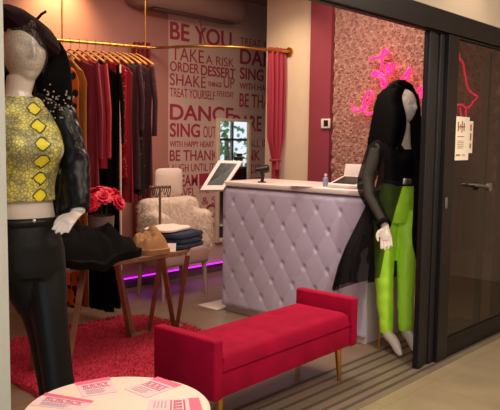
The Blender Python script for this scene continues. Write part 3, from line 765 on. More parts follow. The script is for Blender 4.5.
G = [
 ('dress', 2.46, .1, 1.25, .42, .05, 'blackcloth', 'plain black dress at the left end of the rail', 0, 1.1),
 ('dress', 2.56, .0, 1.2, .42, .05, 'olivesequin', 'olive sequined dress, first sequined one on the rail', 0, 1.05),
 ('top', 2.66, .15, 1.1, .40, .05, 'olivesequin', 'dark olive sequined top hanging before the leopard dress', .5, 1.0),
 ('dress', 2.755, .0, 1.70, .42, .055, 'leopard', 'long orange and black leopard dress on the rail', 0, 1.0),
 ('dress', 2.835, .04, 1.90, .42, .05, 'leopard', 'second leopard dress, touching the ochre dress', 0, 1.0),
 ('dress', 2.905, .02, 1.90, .42, .05, 'ochre', 'ochre dress hanging beside the dark magenta jacket', 0, 1.0),
 ('jacket', 2.98, .06, 1.0, .46, .05, 'magenta', 'dark magenta jacket with sleeves left of the rose coat', .7, 1.0),
 ('coat', 3.05, .05, .86, .48, .05, 'rosecloth', 'rose pink coat, brightest garment on the rail', .7, 1.0),
 ('dress', 3.125, .06, 1.99, .42, .05, 'blackcloth', 'long black dress reaching below the table top', 0, 1.0),
 ('jacket', 3.195, .0, 1.97, .44, .05, 'blackcloth', 'long black coat edged with pale piping', .6, 1.0),
 ('dress', 3.265, .05, .95, .43, .05, 'redglitter', 'glittering red dress in the right half of the rail', 0, 1.0),
 ('dress', 3.33, .0, 1.15, .42, .05, 'redcloth', 'plain deep red dress hanging lower than its neighbours', 0, 1.0),
 ('top', 3.395, .04, 1.05, .41, .05, 'winecloth', 'wine lace top beside the plain deep red dress', .5, 1.0),
 ('dress', 3.46, .0, 1.10, .40, .05, 'blackspot', 'black dress with dull red flowers near the right end', 0, 1.0),
 ('blouse', 3.525, .03, 1.06, .42, .05, 'winecloth', 'wine lace blouse, last garment at the right end', .55, 1.0)]
for g_ in G:
    hanger(g_[1], g_[2], 'gold hanger holding the '+g_[7].split(',')[0])
    garment(g_[0], g_[1], g_[2], g_[3], g_[4], g_[5], M[g_[6]], g_[7], g_[8], g_[9], trim=M['bandcloth'] if 'piping' in g_[7] else None)

# ================================================================== FITTING CORNER: rail, curtains
t = thing('curtain_rail', 'curved brass curtain rail running from wall to pillar', 'curtain rail', (4.6, 4.8, 2.36))
RC = 2.33
cp = [onz(x, y, RC) for x, y in ((154, 48.3), (175, 46.8), (195, 46.2), (213, 46.2), (232, 46.8), (250, 48), (270, 50))]
cp = [V3(4.10, 5.299, RC), V3(4.115, 5.23, RC)]+[V3(p.x, min(p.y, 5.2), RC) for p in cp]+[V3(5.299, 4.33, RC)]
bm = newbm(); tube(bm, cp, .013, n=12, smoothpts=2); obj('rail', bm, M['gold'], t)
bm = newbm(); tube(bm, [(5.299, 4.33, RC), (5.278, 4.33, RC)], .042, n=24); obj('flange', bm, M['gold'], t)
bm = newbm(); hp_ = onz(205, 46.2, RC); ht_ = onz(196, 4, 2.86); tube(bm, [hp_+V3(0, 0, .012), hp_.lerp(ht_, 1.27)], .005, n=8); obj('hanging_rod', bm, M['gold'], t)
def curtain(name, pts, ztop, zbot, m, lab, pinch=None, amp=.03, folds=26):
    bm = newbm(); rows = 30; g = []; nseg = 90; pts = [Vector(p) for p in pts]
    for i in range(rows+1):
        v = i/rows; z = ztop+(zbot-ztop)*v
        row = []
        wv = pinch(v) if pinch else 1
        mid = pts[0]*.5+pts[-1]*.5
        for j in range(nseg+1):
            u = j/nseg; f = u*(len(pts)-1); k = min(int(f), len(pts)-2); p = pts[k].lerp(pts[k+1], f-k)
            p = mid+(p-mid)*wv; dr = (pts[-1]-pts[0]).normalized(); nr = V3(-dr.y, dr.x, 0)
            p = p+nr*(amp*sin(u*folds)+amp*.3*sin(u*folds*2.3+v*2))*(.5+.5*min(1, v*5))
            row.append(bm.verts.new((p.x, p.y, z+(.012*abs(sin(u*folds*.5)) if i == 0 else 0))))
        g.append(row)
    for i in range(rows):
        for j in range(nseg): bm.faces.new((g[i][j], g[i][j+1], g[i+1][j+1], g[i+1][j]))
    o = obj(name, bm, m, solid=.006); tag(o, lab, 'curtain'); return o
def pr(v):
    if v < .62: return 1-.15*v
    if v < .80: return .9-(v-.62)/.18*.62
    return .28+(v-.80)*.4
cR = curtain('curtain', [onz(268, 50, RC), onz(279, 51, RC), onz(286, 52, RC)], RC+.02, .95, M['curtain'], 'rose red curtain tied back beside the cream pillar', pr, .022, 26)
bm = newbm(); cc = (onz(268, 50, RC)+onz(286, 52, RC))*.5; cc.z = 1.26; tube(bm, [cc+V3(cos(a)*.06, sin(a)*.045, 0) for a in [2*pi*q/20 for q in range(20)]], .012, n=8, closed=True)
tube(bm, [cc+V3(-.03, -.05, -.01), cc+V3(-.03, -.055, -.09)], [.012, .022], n=10); tb = obj('tieback', bm, M['curtain'], None); tb.data.transform(Matrix.Translation(Vector(tb.location)-cR.location)); tb.location = (0, 0, 0); tb.parent = cR
curtain('curtain', [V3(4.06, 5.23, 0), V3(4.12, 5.18, 0), V3(4.19, 5.13, 0)], RC+.02, .45, M['curtaind'], 'dark wine curtain at the end of the clothes rail', None, .03, 26)

# wall mirror
a = ony(217, 118, 5.27); b = ony(249.5, 238, 5.27)
t = thing('wall_mirror', 'tall cream framed mirror on the lettered wall reflecting a window', 'mirror', ((a.x+b.x)/2, 5.28, b.z))
x0, x1, z0, z1 = a.x, b.x, b.z, a.z
bm = newbm()
for d in ((x0, x0+.045, z0, z1), (x1-.045, x1, z0, z1), (x0+.045, x1-.045, z0, z0+.045), (x0+.045, x1-.045, z1-.03, z1)): box(bm, d[0], d[1], 5.262, 5.294, d[2], d[3], bev=.003)
obj('frame', bm, M['cream'], t)
bx('glass', M['mirror'], (x0+.045, x1-.045, 5.275, 5.285, z0+.045, z1-.03), t)
# led strip and plinth
bm = newbm(); tube(bm, [(3.95, 5.265, .10), (5.9, 5.265, .10)], .008, n=8)
t = obj('light_strip', bm, M['led']); tag(t, 'glowing purple light strip along the foot of the wall', 'light strip')
bx('baseboard_back', mat('skirting', (96, 66, 80), .6), (3.95, 10.4, 5.28, 5.3, 0, .10), st=True)

# air conditioner
t = thing('air_conditioner', 'rounded beige wall air conditioner above the lettering', 'air conditioner', (4.72, 5.15, 2.69))
bm = newbm()
prof = [(5.298, 2.70), (5.20, 2.685), (5.08, 2.70), (5.02, 2.76), (5.0, 2.84), (5.02, 2.93), (5.08, 2.975), (5.298, 2.98)]
rings = []
for x, s in ((4.02, .75), (4.06, .92), (4.13, 1), (5.36, 1), (5.42, .92), (5.46, .75)):
    rings.append([V3(x, 5.298+(y-5.298)*s, 2.83+(z-2.83)*s) for y, z in prof])
loft(bm, rings); obj('housing', bm, M['acplastic'], t)
bm = newbm(); box(bm, 4.2, 5.3, 5.09, 5.18, 2.674, 2.684, bev=.003); obj('louvre', bm, mat('louvre_dark', (90, 70, 66), .5), t)

# ================================================================== FLOWER WALL + NEON
bm = newbm()
def rosette(bm, c, R_, tw):
    for ri, (npet, rr, lift) in enumerate(((5, 1.0, .25), (5, .68, .5), (4, .38, .72))):
        for q in range(npet):
            b = 2*pi*q/npet+tw+ri*.6; dy, dz = cos(b), sin(b); sy, sz = -dz, dy; ww = R_*rr*.75
            def P(f, s, l): return bm.verts.new((c.x-R_*l*.5, c.y+(dy*f+sy*s), c.z+(dz*f+sz*s)))
            A, B = P(0, ww*.25, lift*.3), P(0, -ww*.25, lift*.3); C_, D_ = P(R_*rr*.7, ww*.6, lift+.18), P(R_*rr*.7, -ww*.6, lift+.18); E_, F_ = P(R_*rr, ww*.35, lift), P(R_*rr, -ww*.35, lift)
            bm.faces.new((B, A, C_, D_)); bm.faces.new((D_, C_, E_, F_))
y = 2.24; row = 0
zz = .62
while zz < 2.97:
    y = 2.24+(.04 if row % 2 else 0)
    while y < 3.76:
        rosette(bm, V3(5.297, y+random.uniform(-.012, .012), zz+random.uniform(-.012, .012)), random.uniform(.042, .062), random.uniform(0, 6)); y += .074
    zz += .066; row += 1
o = obj('flower_wall', bm, M['roses'], smooth=False); tag(o, 'panel packed with blush silk roses behind the neon sign', 'flower panel', kind='stuff')
NXw = 5.20
def neon(strokes, m, parent, r=.0105):
    for st in strokes:
        bm = newbm(); tube(bm, [onx(x, y, NXw) for x, y in st], r, n=8, smoothpts=2); obj('neon_tube', bm, m, parent)
sg = thing('neon_sign', 'glowing magenta handwriting neon sign on the rose wall', 'neon sign', onx(390, 118, NXw))
neon([
 [(370, 60), (374, 58), (380, 57), (386, 55), (389, 52), (387, 49), (383, 50), (382, 56), (382, 64), (381, 71), (378, 75), (374, 77), (372, 74), (376, 71), (382, 74), (386, 77), (388, 72), (390, 66), (391, 64), (388, 63), (386, 68), (388, 73), (392, 72), (395, 66), (396, 63)],
 [(372, 76), (377, 74), (382, 77), (386, 81), (386, 86), (383, 88), (381, 84), (383, 79)],
 [(399, 82), (403, 78), (408, 71), (411, 67), (409, 74), (407, 82), (405, 88), (408, 92)],
 [(352, 104), (353, 110), (358, 112), (364, 108), (370, 101), (373, 94), (371, 91), (367, 93), (364, 100), (363, 107), (366, 113), (371, 114), (377, 110)],
 [(378, 110), (384, 104), (388, 98), (392, 96), (391, 104), (388, 112)],
 [(412, 98), (416, 92), (420, 88), (423, 86), (422, 92), (420, 98), (423, 96), (426, 91), (425, 84), (425, 78)]], M['neon'], sg)
sf = thing('neon_outline', 'reddish pink neon outline behind the door glass', 'neon sign', onx(468, 100, NXw))
neon([[(458, 51), (459, 58), (463, 62), (464, 68), (466, 80), (468, 89), (472, 93), (479, 97), (474, 100), (470, 107), (466, 108), (461, 104), (457, 105)],
      [(460, 107), (461, 116)], [(466, 108), (466, 117)], [(455, 106), (456, 118)]], M['neon2'], sf, .0085)
for s_, pts in ((sg, [(384, 60), (403, 80), (366, 100), (423, 90)]), (sf, [(464, 68), (472, 94)])):
    for x, y in pts:
        a = onx(x, y, NXw); bm = newbm(); tube(bm, [a+V3(.008, 0, 0), V3(5.29, a.y, a.z)], .004, n=6); obj('standoff', bm, M['black'], s_)
# thermostat on pillar
p = onx(326.5, 123.5, 5.24); t = thing('thermostat', 'small white thermostat with dark screen on pink pillar', 'thermostat', p)
bx('casing', M['white'], (5.218, 5.2395, p.y-.05, p.y+.05, p.z-.045, p.z+.045), t, bev=.004)
bx('screen', M['black'], (5.2155, 5.2178, p.y-.035, p.y+.015, p.z-.028, p.z+.03), t)

# ================================================================== FUR CHAIR
fcx, fcy = 4.17, 4.78
t = thing('armchair', 'blush chair draped in cream fur against the lettered wall', 'chair', (fcx, fcy, 0))
bm = newbm(); box(bm, fcx-.29, fcx+.29, fcy-.2, fcy+.2, .30, .46, bev=.03, seg=3); obj('seat', bm, M['blush'], t)
for sx in (-1, 1):
    for sy in (-1, 1):
        bm = newbm(); tube(bm, [(fcx+sx*.25, fcy+sy*.16, .31), (fcx+sx*.265, fcy+sy*.175, 0)], [.024, .015], n=10); obj('leg', bm, M['blush'], t)
bm = newbm()
for k in range(2):
    pass
rings = []
for i in range(25):
    a = pi*(-.08+1.16*i/24); r = .25
    cx2 = fcx+cos(a)*.24; cy2 = fcy-.02-.0+sin(a)*.0+.0; 
    hgt = .70+.20*sin(max(0, min(pi, a)))**.5
    rings.append([V3(fcx+cos(a)*(.225+.05*cos(q)), fcy+.10*sin(a)-.02+.05*sin(q)*1.0, .66+.24*sin(a)+.055*cos(q)*sin(a)) for q in [2*pi*k/14 for k in range(14)]])
bm2 = newbm(); box(bm2, fcx-.33, fcx+.33, fcy-.03, fcy+.14, .42, .915, bev=.07, seg=4)
for sx in (-1, 1): box(bm2, fcx+sx*.27-.07, fcx+sx*.27+.07, fcy-.20, fcy+.10, .42, .80, bev=.055, seg=4)
bk = remesh_obj('backrest', bm2, M['fur'], t, .015, 6)
bm = newbm(); off = world_loc(t)
for pz in random.sample(list(bk.data.polygons), min(len(bk.data.polygons), 2600)):
    c = pz.center+off; n_ = pz.normal
    for q in range(4):
        dd = (n_*.5+V3(random.gauss(0, .4), random.gauss(0, .4), -.55)).normalized()*random.uniform(.025, .05); s = V3(random.uniform(-1, 1), random.uniform(-1, 1), 0).normalized()*.0025
        o_ = V3(random.uniform(-.008, .008), random.uniform(-.008, .008), random.uniform(-.008, .008))
        bm.faces.new((bm.verts.new(c+o_-s), bm.verts.new(c+o_+s), bm.verts.new(c+o_+dd)))
f_ = obj('fur_throw', bm, M['fur'], t, smooth=False); f_['kind'] = 'stuff'
c = V3(4.19, 4.86, 1.05); bm = newbm(); vs = ellipsoid(bm, (0, 0, 0), 1, 1, 1, nu=24, nv=24)
for v in vs:
    x, z = v.co.x, v.co.z; k = 1/max(1e-6, (abs(x)**7+abs(z)**7)**(1/7))*sqrt(x*x+z*z) if (x or z) else 1
    v.co = c+V3(x*k*.165, v.co.y*.05, z*k*.135)
tag(obj('cushion', bm, M['shirt']), 'square off-white cushion standing on top of the fur chair', 'cushion')

# items seen through the door glass
bm = newbm(); n = 36; rings = []
for i in range(16):
    v = i/15; rings.append([V3(5.14+.035*sin(2*pi*k/n)*(1+.3*sin(k*1.7)), 2.58+cos(2*pi*k/n)*(.05+.13*min(1, v*4)), 1.52-.95*v) for k in range(n)])
loft(bm, rings); tag(obj('red_coat', bm, M['redcloth']), 'deep red coat hanging on the rose wall behind door glass', 'clothes')
bm = newbm(); tube(bm, [(5.06, 2.47, 1.37), (5.03, 2.52, 1.25), (5.03, 2.56, 1.02)], [.03, .05, .07], n=12, flat=.3, up=(1, 0, 0)); tag(obj('tan_scarf', bm, M['tan']), 'tan scarf hanging in front of the red coat', 'scarf')
bm = newbm(); tube(bm, [(5.29, 2.58, 1.56), (5.13, 2.58, 1.56), (5.12, 2.58, 1.52)], .008, n=8); tag(obj('wall_hook', bm, M['steel']), 'steel hook holding the red coat on the rose wall', 'hook')

# ================================================================== MANNEQUINS
def frame_from(front, side_hint=None):
    f = Vector(front).normalized(); up = V3(0, 0, 1); s = up.cross(f).normalized()   # s: the figure's own left
    return f, s, up
def ering(c, s, f, a, b, n=28, e=2.0, yb=0):
    out = []
    for k in range(n):
        th = 2*pi*k/n; r = (abs(cos(th))**e+abs(sin(th))**e)**(-1/e)
        out.append(c+s*(cos(th)*a*r)+f*(sin(th)*b*r+yb))
    return out
def head(bm, c, f, s, up, h=.235, w=.148):
    # c: centre of the head; egg shape, chin forward, with brow, nose, lips
    vs = ellipsoid(bm, (0, 0, 0), 1, 1, 1, nu=48, nv=40)
    for v in vs:
        x, y, z = v.co
        wx = w/2*(1-.20*max(0, -z)**1.6); dy = h*.40*(1-.12*max(0, -z))
        px, py, pz = x*wx, y*dy, z*h/2
        if y > 0:                                   # face side
            g = lambda cx, cz, sx, sz: exp(-((px-cx)/sx)**2-((pz-cz)/sz)**2)
            py += .016*g(0, -.012, .011, .022)+.008*g(0, .012, .008, .03)       # nose
            py += .006*g(0, -.050, .020, .007)+.005*g(0, -.062, .017, .006)     # lips
            py -= .009*g(-.030, .012, .018, .014)+.009*g(.030, .012, .018, .014)  # eye hollows
            py += .006*g(0, -.092, .02, .014)                                    # chin
        v.co = c+s*px+f*py+up*pz
    for sd in (-1, 1): ellipsoid(bm, c+s*(sd*(w/2-.002))+up*-.005, .006, .018, .03, s, f, up, 10, 8)
def hand(bm, wrist, d, palm_n, thumb_side, L_=.175, curl=.3, r=.0078):
    d = d.normalized(); pn = (palm_n-d*palm_n.dot(d)).normalized(); ac = d.cross(pn).normalized()*thumb_side
    k = L_/.18
    pts = [wrist-d*.02, wrist+d*.02, wrist+d*.06*k, wrist+d*.088*k]
    tube(bm, pts, [.024*k, .029*k, .038*k, .036*k], n=16, flat=.42, up=pn)
    base = wrist+d*.082*k
    for i, (o, ln) in enumerate(((.029, .068), (.0098, .077), (-.0098, .072), (-.029, .056))):
        p0 = base+ac*o*k-d*.012; dd = (d+ac*(o*2.5)).normalized(); p = p0; pl = [p0]; 
        a = curl*.35
        for sgm, fr in enumerate((.46, .30, .24)):
            a += curl*(.5+.12*i)
            q = (dd*cos(a)+pn*sin(a)); p = p+q*((ln+(.012 if sgm == 0 else 0))*fr*k*1.05); pl.append(p)
        tube(bm, pl, [r*1.12*k, r*1.08*k, r*.98*k, r*.72*k], n=9, smoothpts=1)
    t0 = wrist+d*.018+ac*.02*k; 
    tube(bm, [t0, t0+(d*.55+ac*.75).normalized()*.036*k+pn*.006, t0+(d*.8+ac*.55).normalized()*.062*k+pn*.014, t0+(d*.95+ac*.35).normalized()*.082*k+pn*.02], [.014*k, .0125*k, .0105*k, .0075*k], n=9, smoothpts=1)

def torso_rings(sec, f, s, n=32):
    return [ering(c, s, f, a, b, n, e) for (c, a, b, e) in sec]

# ---------------------------------------------- left mannequin
LD = 2.47
def Lp(x, y, dd=0): return ond(x, y, LD+dd)
tocam = V3(-CF.x, -CF.y, 0).normalized(); imr = V3(CR.x, CR.y, 0).normalized()
fL = (tocam*cos(radians(36))+imr*sin(radians(36))); fL, sL, UP = frame_from(fL)
foot = V3(1.33, 2.20, 0)
mt = thing('mannequin', 'white mannequin in snakeskin crop top, black trousers and dark beret', 'mannequin', foot)
hc = Lp(24, 51)
secL = [(Lp(24, 216), .110, .083, 2.2), (Lp(23, 205), .107, .078, 2.2), (Lp(23, 185), .106, .08, 2.2), (Lp(23, 165), .122, .09, 2.2), (Lp(24, 150), .134, .100, 2.2), (Lp(22, 135), .140, .10, 2.3), (Lp(21, 120), .150, .08, 2.3), (Lp(20, 110), .150, .062, 2.3), (Lp(20, 103), .11, .052, 2.2), (Lp(19, 97), .058, .05, 2)]
bm = newbm()
loft(bm, torso_rings([(Lp(27, 250), .122, .10, 2.2), (Lp(26, 232), .116, .093, 2.2)]+secL, fL, sL))
for sd in (-1, 1): ellipsoid(bm, Lp(23, 149)+sL*sd*.068+fL*.075, .055, .055, .055)
tube(bm, [Lp(19, 104), Lp(18, 92), Lp(21, 78)], [.056, .047, .05], n=18)
head(bm, hc, (fL+V3(0, 0, -.05)).normalized(), sL, UP, .245, .15)
shR = Lp(20, 115)+sL*.165; shL_ = Lp(20, 115)-sL*.165
# figure's left arm bends to the hip (towards picture right)
sgnL = 1 if (Lp(60, 115)-Lp(20, 115)).dot(sL) > 0 else -1
sh = Lp(20, 116)+sL*(sgnL*.15); el = Lp(76, 166, .04); wr = Lp(78, 213, -.03)
tube(bm, [sh, el, wr], [.048, .038, .026], n=14, smoothpts=2)
hd_ = (Lp(60, 226, -.12)-wr)
hand(bm, wr+hd_.normalized()*.01, hd_, V3(0, 0, -1)+CF*.8, -1, .14, .30, .0088)
sh2 = Lp(20, 116)-sL*(sgnL*.15); el2 = sh2+V3(0, 0, -.29)-sL*(sgnL*.03); wr2 = el2+V3(0, 0, -.24)+fL*.05
tube(bm, [sh2, el2, wr2], [.048, .038, .026], n=14, smoothpts=2)
hand(bm, wr2, V3(0, 0, -1)+fL*.1, sL*(sgnL*1.0), sgnL, .17, .3)
hipc = Lp(27, 250)
kn1 = Lp(51, 325, -.02); an1 = V3(foot.x+.02, foot.y-.0, .09)
an1 = kn1*2-hipc-(kn1-hipc)*.05; an1 = V3(an1.x, an1.y, .10)
hp = hipc+sL*(sgnL*.055); hp2 = hipc-sL*(sgnL*.07)
tube(bm, [hp, kn1*.5+hp*.5, kn1, kn1*.5+an1*.5, an1], [.066, .058, .046, .04, .034], n=16, smoothpts=2)
kn2 = Lp(45, 325, .05); an2 = Lp(64, 430, .10); an2 = V3(an2.x, an2.y, .10)
tube(bm, [hp2, kn2*.5+hp2*.5, kn2, an2], [.066, .056, .042, .034], n=16, smoothpts=2)
for an in (an1, an2): tube(bm, [an+V3(0, 0, .02), an+fL*.02+V3(0, 0, -.035), an+fL*.10+V3(0, 0, -.066), an+fL*.17+V3(0, 0, -.082)], [.036, .036, .032, .018], n=12, flat=.9, smoothpts=1)
remesh_obj('body', bm, M['mann'], mt, .0048, 3)
# crop top with pattern coordinates
def clothed(name, rings, m, parent, f, s, c0, solid=.003, cap=False):
    bm = newbm(); loft(bm, rings, cap=cap); uvl = bm.loops.layers.uv.new('UVMap')
    for fc_ in bm.faces:
        for lp in fc_.loops:
            p = lp.vert.co-c0; lp[uvl].uv = (p.dot(s), p.z)
    return obj(name, bm, m, parent, solid=solid)
topsec = [(c, a+.007, b+.008, e) for (c, a, b, e) in secL[1:]]
topsec[0] = (Lp(23, 200), topsec[0][1], topsec[0][2], 2.2)
def cr(p0, p1, p2, p3, t): return p1+(p2-p0)*(.5*t)+(p0*2-p1*5+p2*4-p3)*(.5*t*t)+(p1*3-p0-p2*3+p3)*(.5*t**3)
rr_ = [ering(c, sL, fL, a, b, 64, e) for c, a, b, e in topsec]
fine = []
for i in range(len(rr_)-1):
    r0, r1, r2, r3 = rr_[max(i-1, 0)], rr_[i], rr_[i+1], rr_[min(i+2, len(rr_)-1)]
    for q in range(6): fine.append([cr(a, b, c, d, q/6) for a, b, c, d in zip(r0, r1, r2, r3)])
fine.append(rr_[-1])
for ring in fine:
    for k, p in enumerate(ring):                 # bust
        add = 0
        for sd in (-1, 1):
            bc = Lp(23, 148)+sL*sd*.068+fL*.085
            add += .046*exp(-((p-bc).length/.062)**2)
        ring[k] = p+fL*add
clothed('crop_top', fine, M['snake'], mt, fL, sL, Lp(32, 152)+V3(0, 0, .0), solid=.004)
# glitter veil over the upper face
bm = newbm(); vs = ellipsoid(bm, (0, 0, 0), 1, 1, 1, nu=32, nv=24)
for v in vs:
    x, y, z = v.co; v.co = hc+sL*(x*.081)+fL*(y*.112)+UP*(z*.129)
kill = [v for v in bm.verts if (v.co-hc).dot(UP) < -.085 or (v.co-hc).dot(fL) < -.02]
bmesh.ops.delete(bm, geom=kill, context='VERTS')
vm = spotted('glitter_net', (120, 108, 100), (235, 225, 210), 260, .22, rough=.35)
nt_ = vm.node_tree; tt = N(vm, 'ShaderNodeBsdfTransparent'); mm = N(vm, 'ShaderNodeMixShader'); vz = N(vm, 'ShaderNodeTexNoise'); vz.inputs['Scale'].default_value = 30; vr = N(vm, 'ShaderNodeMapRange'); vr.inputs[1].default_value = .42; vr.inputs[2].default_value = .62; vr.inputs[4].default_value = .35
nt_.links.new(vz.outputs['Fac'], vr.inputs[0]); nt_.links.new(vr.outputs[0], mm.inputs[0]); nt_.links.new(tt.outputs[0], mm.inputs[1]); nt_.links.new(BS(vm).outputs[0], mm.inputs[2]); nt_.links.new(mm.outputs[0], nt_.nodes['Material Output'].inputs[0])
obj('glitter_veil', bm, vm, mt)
# beret
bm = newbm(); bc = hc+UP*.085-fL*.02; tilt = (UP*.80-imr*.0+imr*.55+CF*.1).normalized()
bX = tilt.orthogonal().normalized(); bY = tilt.cross(bX)
B0 = Lp(27, 33, .03)
def bring(cen, r, squash=1):
    out = []
    for k in range(48):
        th = 2*pi*k/48; rr = r*(1+.05*sin(3*th+1)+.03*sin(7*th)); out.append(cen+bX*cos(th)*rr+bY*sin(th)*rr)
    return out
rings = [bring(B0-tilt*.045, .082), bring(B0-tilt*.03, .084), bring(B0-tilt*.024, .11), bring(B0+tilt*.0, .132), bring(B0+tilt*.022, .128), bring(B0+tilt*.045, .10), bring(B0+tilt*.06, .06), bring(B0+tilt*.064, .012)]
loft(bm, rings, cap=False); bmesh.ops.contextual_create(bm, geom=[])
be = obj('beret', bm, M['beret'], mt, solid=.005)
bm = newbm(); tube(bm, [B0+tilt*.062, B0+tilt*.085+imr*.003, B0+tilt*.10+imr*.012], [.006, .005, .005], n=8); obj('beret_stalk', bm, M['beret'], be)
# long hair behind and at the side
def hair_sheet(name, parent, strands, m, flat=.5):
    bm = newbm()
    for pts, rad in strands: tube(bm, pts, rad, n=12, flat=flat, smoothpts=2, up=tuple(CF))
    return remesh_obj(name, bm, m, parent, .007, 4)
st = []
for k in range(7):
    x = 40+k*3.6; st.append(([Lp(28+k*4, 36+k*1.5, .08), Lp(x+2, 62, .07+.01*k), Lp(x+4, 95+k, .08), Lp(x+3, 128+4*(k % 2), .09)], [.036, .03, .03, .018]))
for k in range(4): st.append(([Lp(20-k*6, 40, .1), Lp(14-k*6, 80, .1), Lp(10-k*4, 120, .1)], [.045, .045, .02]))
hair_sheet('hair', mt, st, M['hair'], .6)
# jacket: sleeve, shoulder, open front, back
bm = newbm()
tube(bm, [sh-V3(0, 0, -.02), sh*.5+el*.5, el, el*.5+wr*.5, wr+(el-wr)*.06], [.060, .058, .054, .048, .042], n=20, smoothpts=2)
bk_ = Lp(40, 130, .10)
loft(bm, [ering(Lp(22+dx, y, .07), sL, fL, a, b, 28, 2.4) for dx, y, a, b in ((0, 100, .10, .03), (0, 108, .145, .05), (2, 125, .15, .055), (4, 150, .15, .05), (8, 180, .15, .05), (10, 215, .16, .05), (10, 222, .16, .045))])
tube(bm, [sh2+V3(0, 0, .02), el2, wr2+V3(0, 0, .02)], [.07, .062, .052], n=16, smoothpts=2)
# lapel / front edge along picture-right side of the torso
tube(bm, [Lp(36, 95, .02), Lp(55, 108, .0), Lp(66, 130, .0), Lp(72, 150, .0), Lp(68, 180, .0), Lp(64, 214, .02)], [.018, .024, .026, .024, .03, .028], n=12, flat=.5, smoothpts=2, up=tuple(CF))
jk = remesh_obj('jacket', bm, M['patent'], mt, .006, 3)
for v in jk.data.vertices:
    nn = noise.noise(v.co*26)*.006; v.co += v.normal*nn
# sparkling beads on the shoulder
bm = newbm()
for k in range(60):
    p = Lp(random.uniform(44, 74), random.uniform(84, 118), -.03-.02*random.random()); ellipsoid(bm, p, .0035, .0035, .0035, nu=6, nv=4)
bd = obj('shoulder_beads', bm, M['silver'], mt); bd['kind'] = 'stuff'
# trousers
bm = newbm()
loft(bm, [ering(c, sL, fL, a, b, 32, 2.3) for c, a, b in ((Lp(24, 217), .118, .094), (Lp(24, 228), .124, .102), (Lp(25, 245), .134, .112), (Lp(27, 265), .134, .112), (Lp(30, 275), .12, .10))])
tube(bm, [hp+V3(0, 0, .0), kn1*.5+hp*.5, kn1, kn1*.5+an1*.5, an1+V3(0, 0, .02)], [.082, .074, .060, .052, .048], n=18, smoothpts=2)
tube(bm, [hp2, kn2*.5+hp2*.5, kn2, an2+V3(0, 0, .02)], [.082, .072, .056, .046], n=18, smoothpts=2)
tr = remesh_obj('trousers', bm, M['blackpants'], mt, .007, 4)
bm = newbm(); loft(bm, [ering(c, sL, fL, a, b, 40, 2.3) for c, a, b in ((Lp(24, 224), .126, .102), (Lp(24, 216), .121, .097))], cap=False); obj('waistband', bm, M['blackpants'], tr, solid=.005)
bm = newbm(); ellipsoid(bm, Lp(34, 221, -.10), .008, .008, .008); obj('trouser_button', bm, M['silver'], tr)

# ---------------------------------------------- right mannequin
RD = 4.78
def Rp(x, y, dd=0): return ond(x, y, RD+dd)
fR = (tocam*cos(radians(38))+imr*sin(radians(38))); fR, sR, UP = frame_from(fR)
g2 = 1 if (Rp(420, 150)-Rp(400, 150)).dot(sR) > 0 else -1
ms = thing('mannequin', 'white mannequin in neon green trousers and sheer black jacket', 'mannequin', (4.14, 2.38, 0))
bm = newbm(); HC = Rp(404, 107)
loft(bm, torso_rings([(Rp(397, 213), .13, .09, 2.2), (Rp(398, 200), .150, .105, 2.2), (Rp(399, 188), .135, .095, 2.2), (Rp(400, 178), .112, .08, 2.2), (Rp(401, 168), .115, .083, 2.2), (Rp(402, 158), .13, .10, 2.2), (Rp(402, 150), .15, .085, 2.3), (Rp(402, 144), .155, .065, 2.3), (Rp(403, 140), .10, .052, 2.1), (Rp(403.5, 137), .055, .05, 2)], fR, sR))
for sd in (-1, 1): ellipsoid(bm, Rp(402, 158)+sR*sd*.068+fR*.07, .052, .052, .052)
tube(bm, [Rp(403, 141), Rp(404, 133), Rp(404.5, 124)], [.052, .045, .048], n=18)
head(bm, HC, fR, sR, UP, .25, .132)
a_sh = Rp(376, 150, -.03); a_el = Rp(364, 187, -.08); tube(bm, [Rp(398, 148), Rp(387, 147, -.01), a_sh], [.05, .05, .046], n=14, smoothpts=1); a_wr = Rp(385, 226, -.30)
tube(bm, [a_sh, a_el, a_wr], [.045, .036, .025], n=14, smoothpts=1)
hdv = Rp(387, 253, -.33)-a_wr
hand(bm, a_wr+hdv.normalized()*.005, hdv, -CF+imr*-.2, 1, .185, .12, .0085)
b_sh = Rp(402, 147)+sR*(g2*.175); b_el = Rp(436, 184, .02); b_wr = Rp(426, 220, -.05)
tube(bm, [b_sh, b_el, b_wr], [.045, .036, .025], n=14, smoothpts=1); hand(bm, b_wr, V3(0, 0, -1), imr*-1, 1, .18, .2, .0085)
legs = [(Rp(387, 212), Rp(384, 268, -.03), Rp(386, 330, -.01), onz(386, 340, .07), onz(401, 355.5, .018)), (Rp(408, 212), Rp(406, 268, -.02), Rp(405.5, 328, .0), onz(404, 336, .09), onz(415.5, 351.5, .018))]
for h_, k_, an_, heel, toe in legs:
    tube(bm, [h_, k_, an_], [.082, .056, .033], n=16, smoothpts=2)
    tube(bm, [an_+V3(0, 0, .03), an_+V3(0, 0, -.02), an_*.45+toe*.55+V3(0, 0, .02), toe*.8+an_*.2+V3(0, 0, .0), toe], [.033, .038, .037, .03, .015], n=14, flat=.85, smoothpts=2)
remesh_obj('body', bm, M['mann'], ms, .0052, 3)
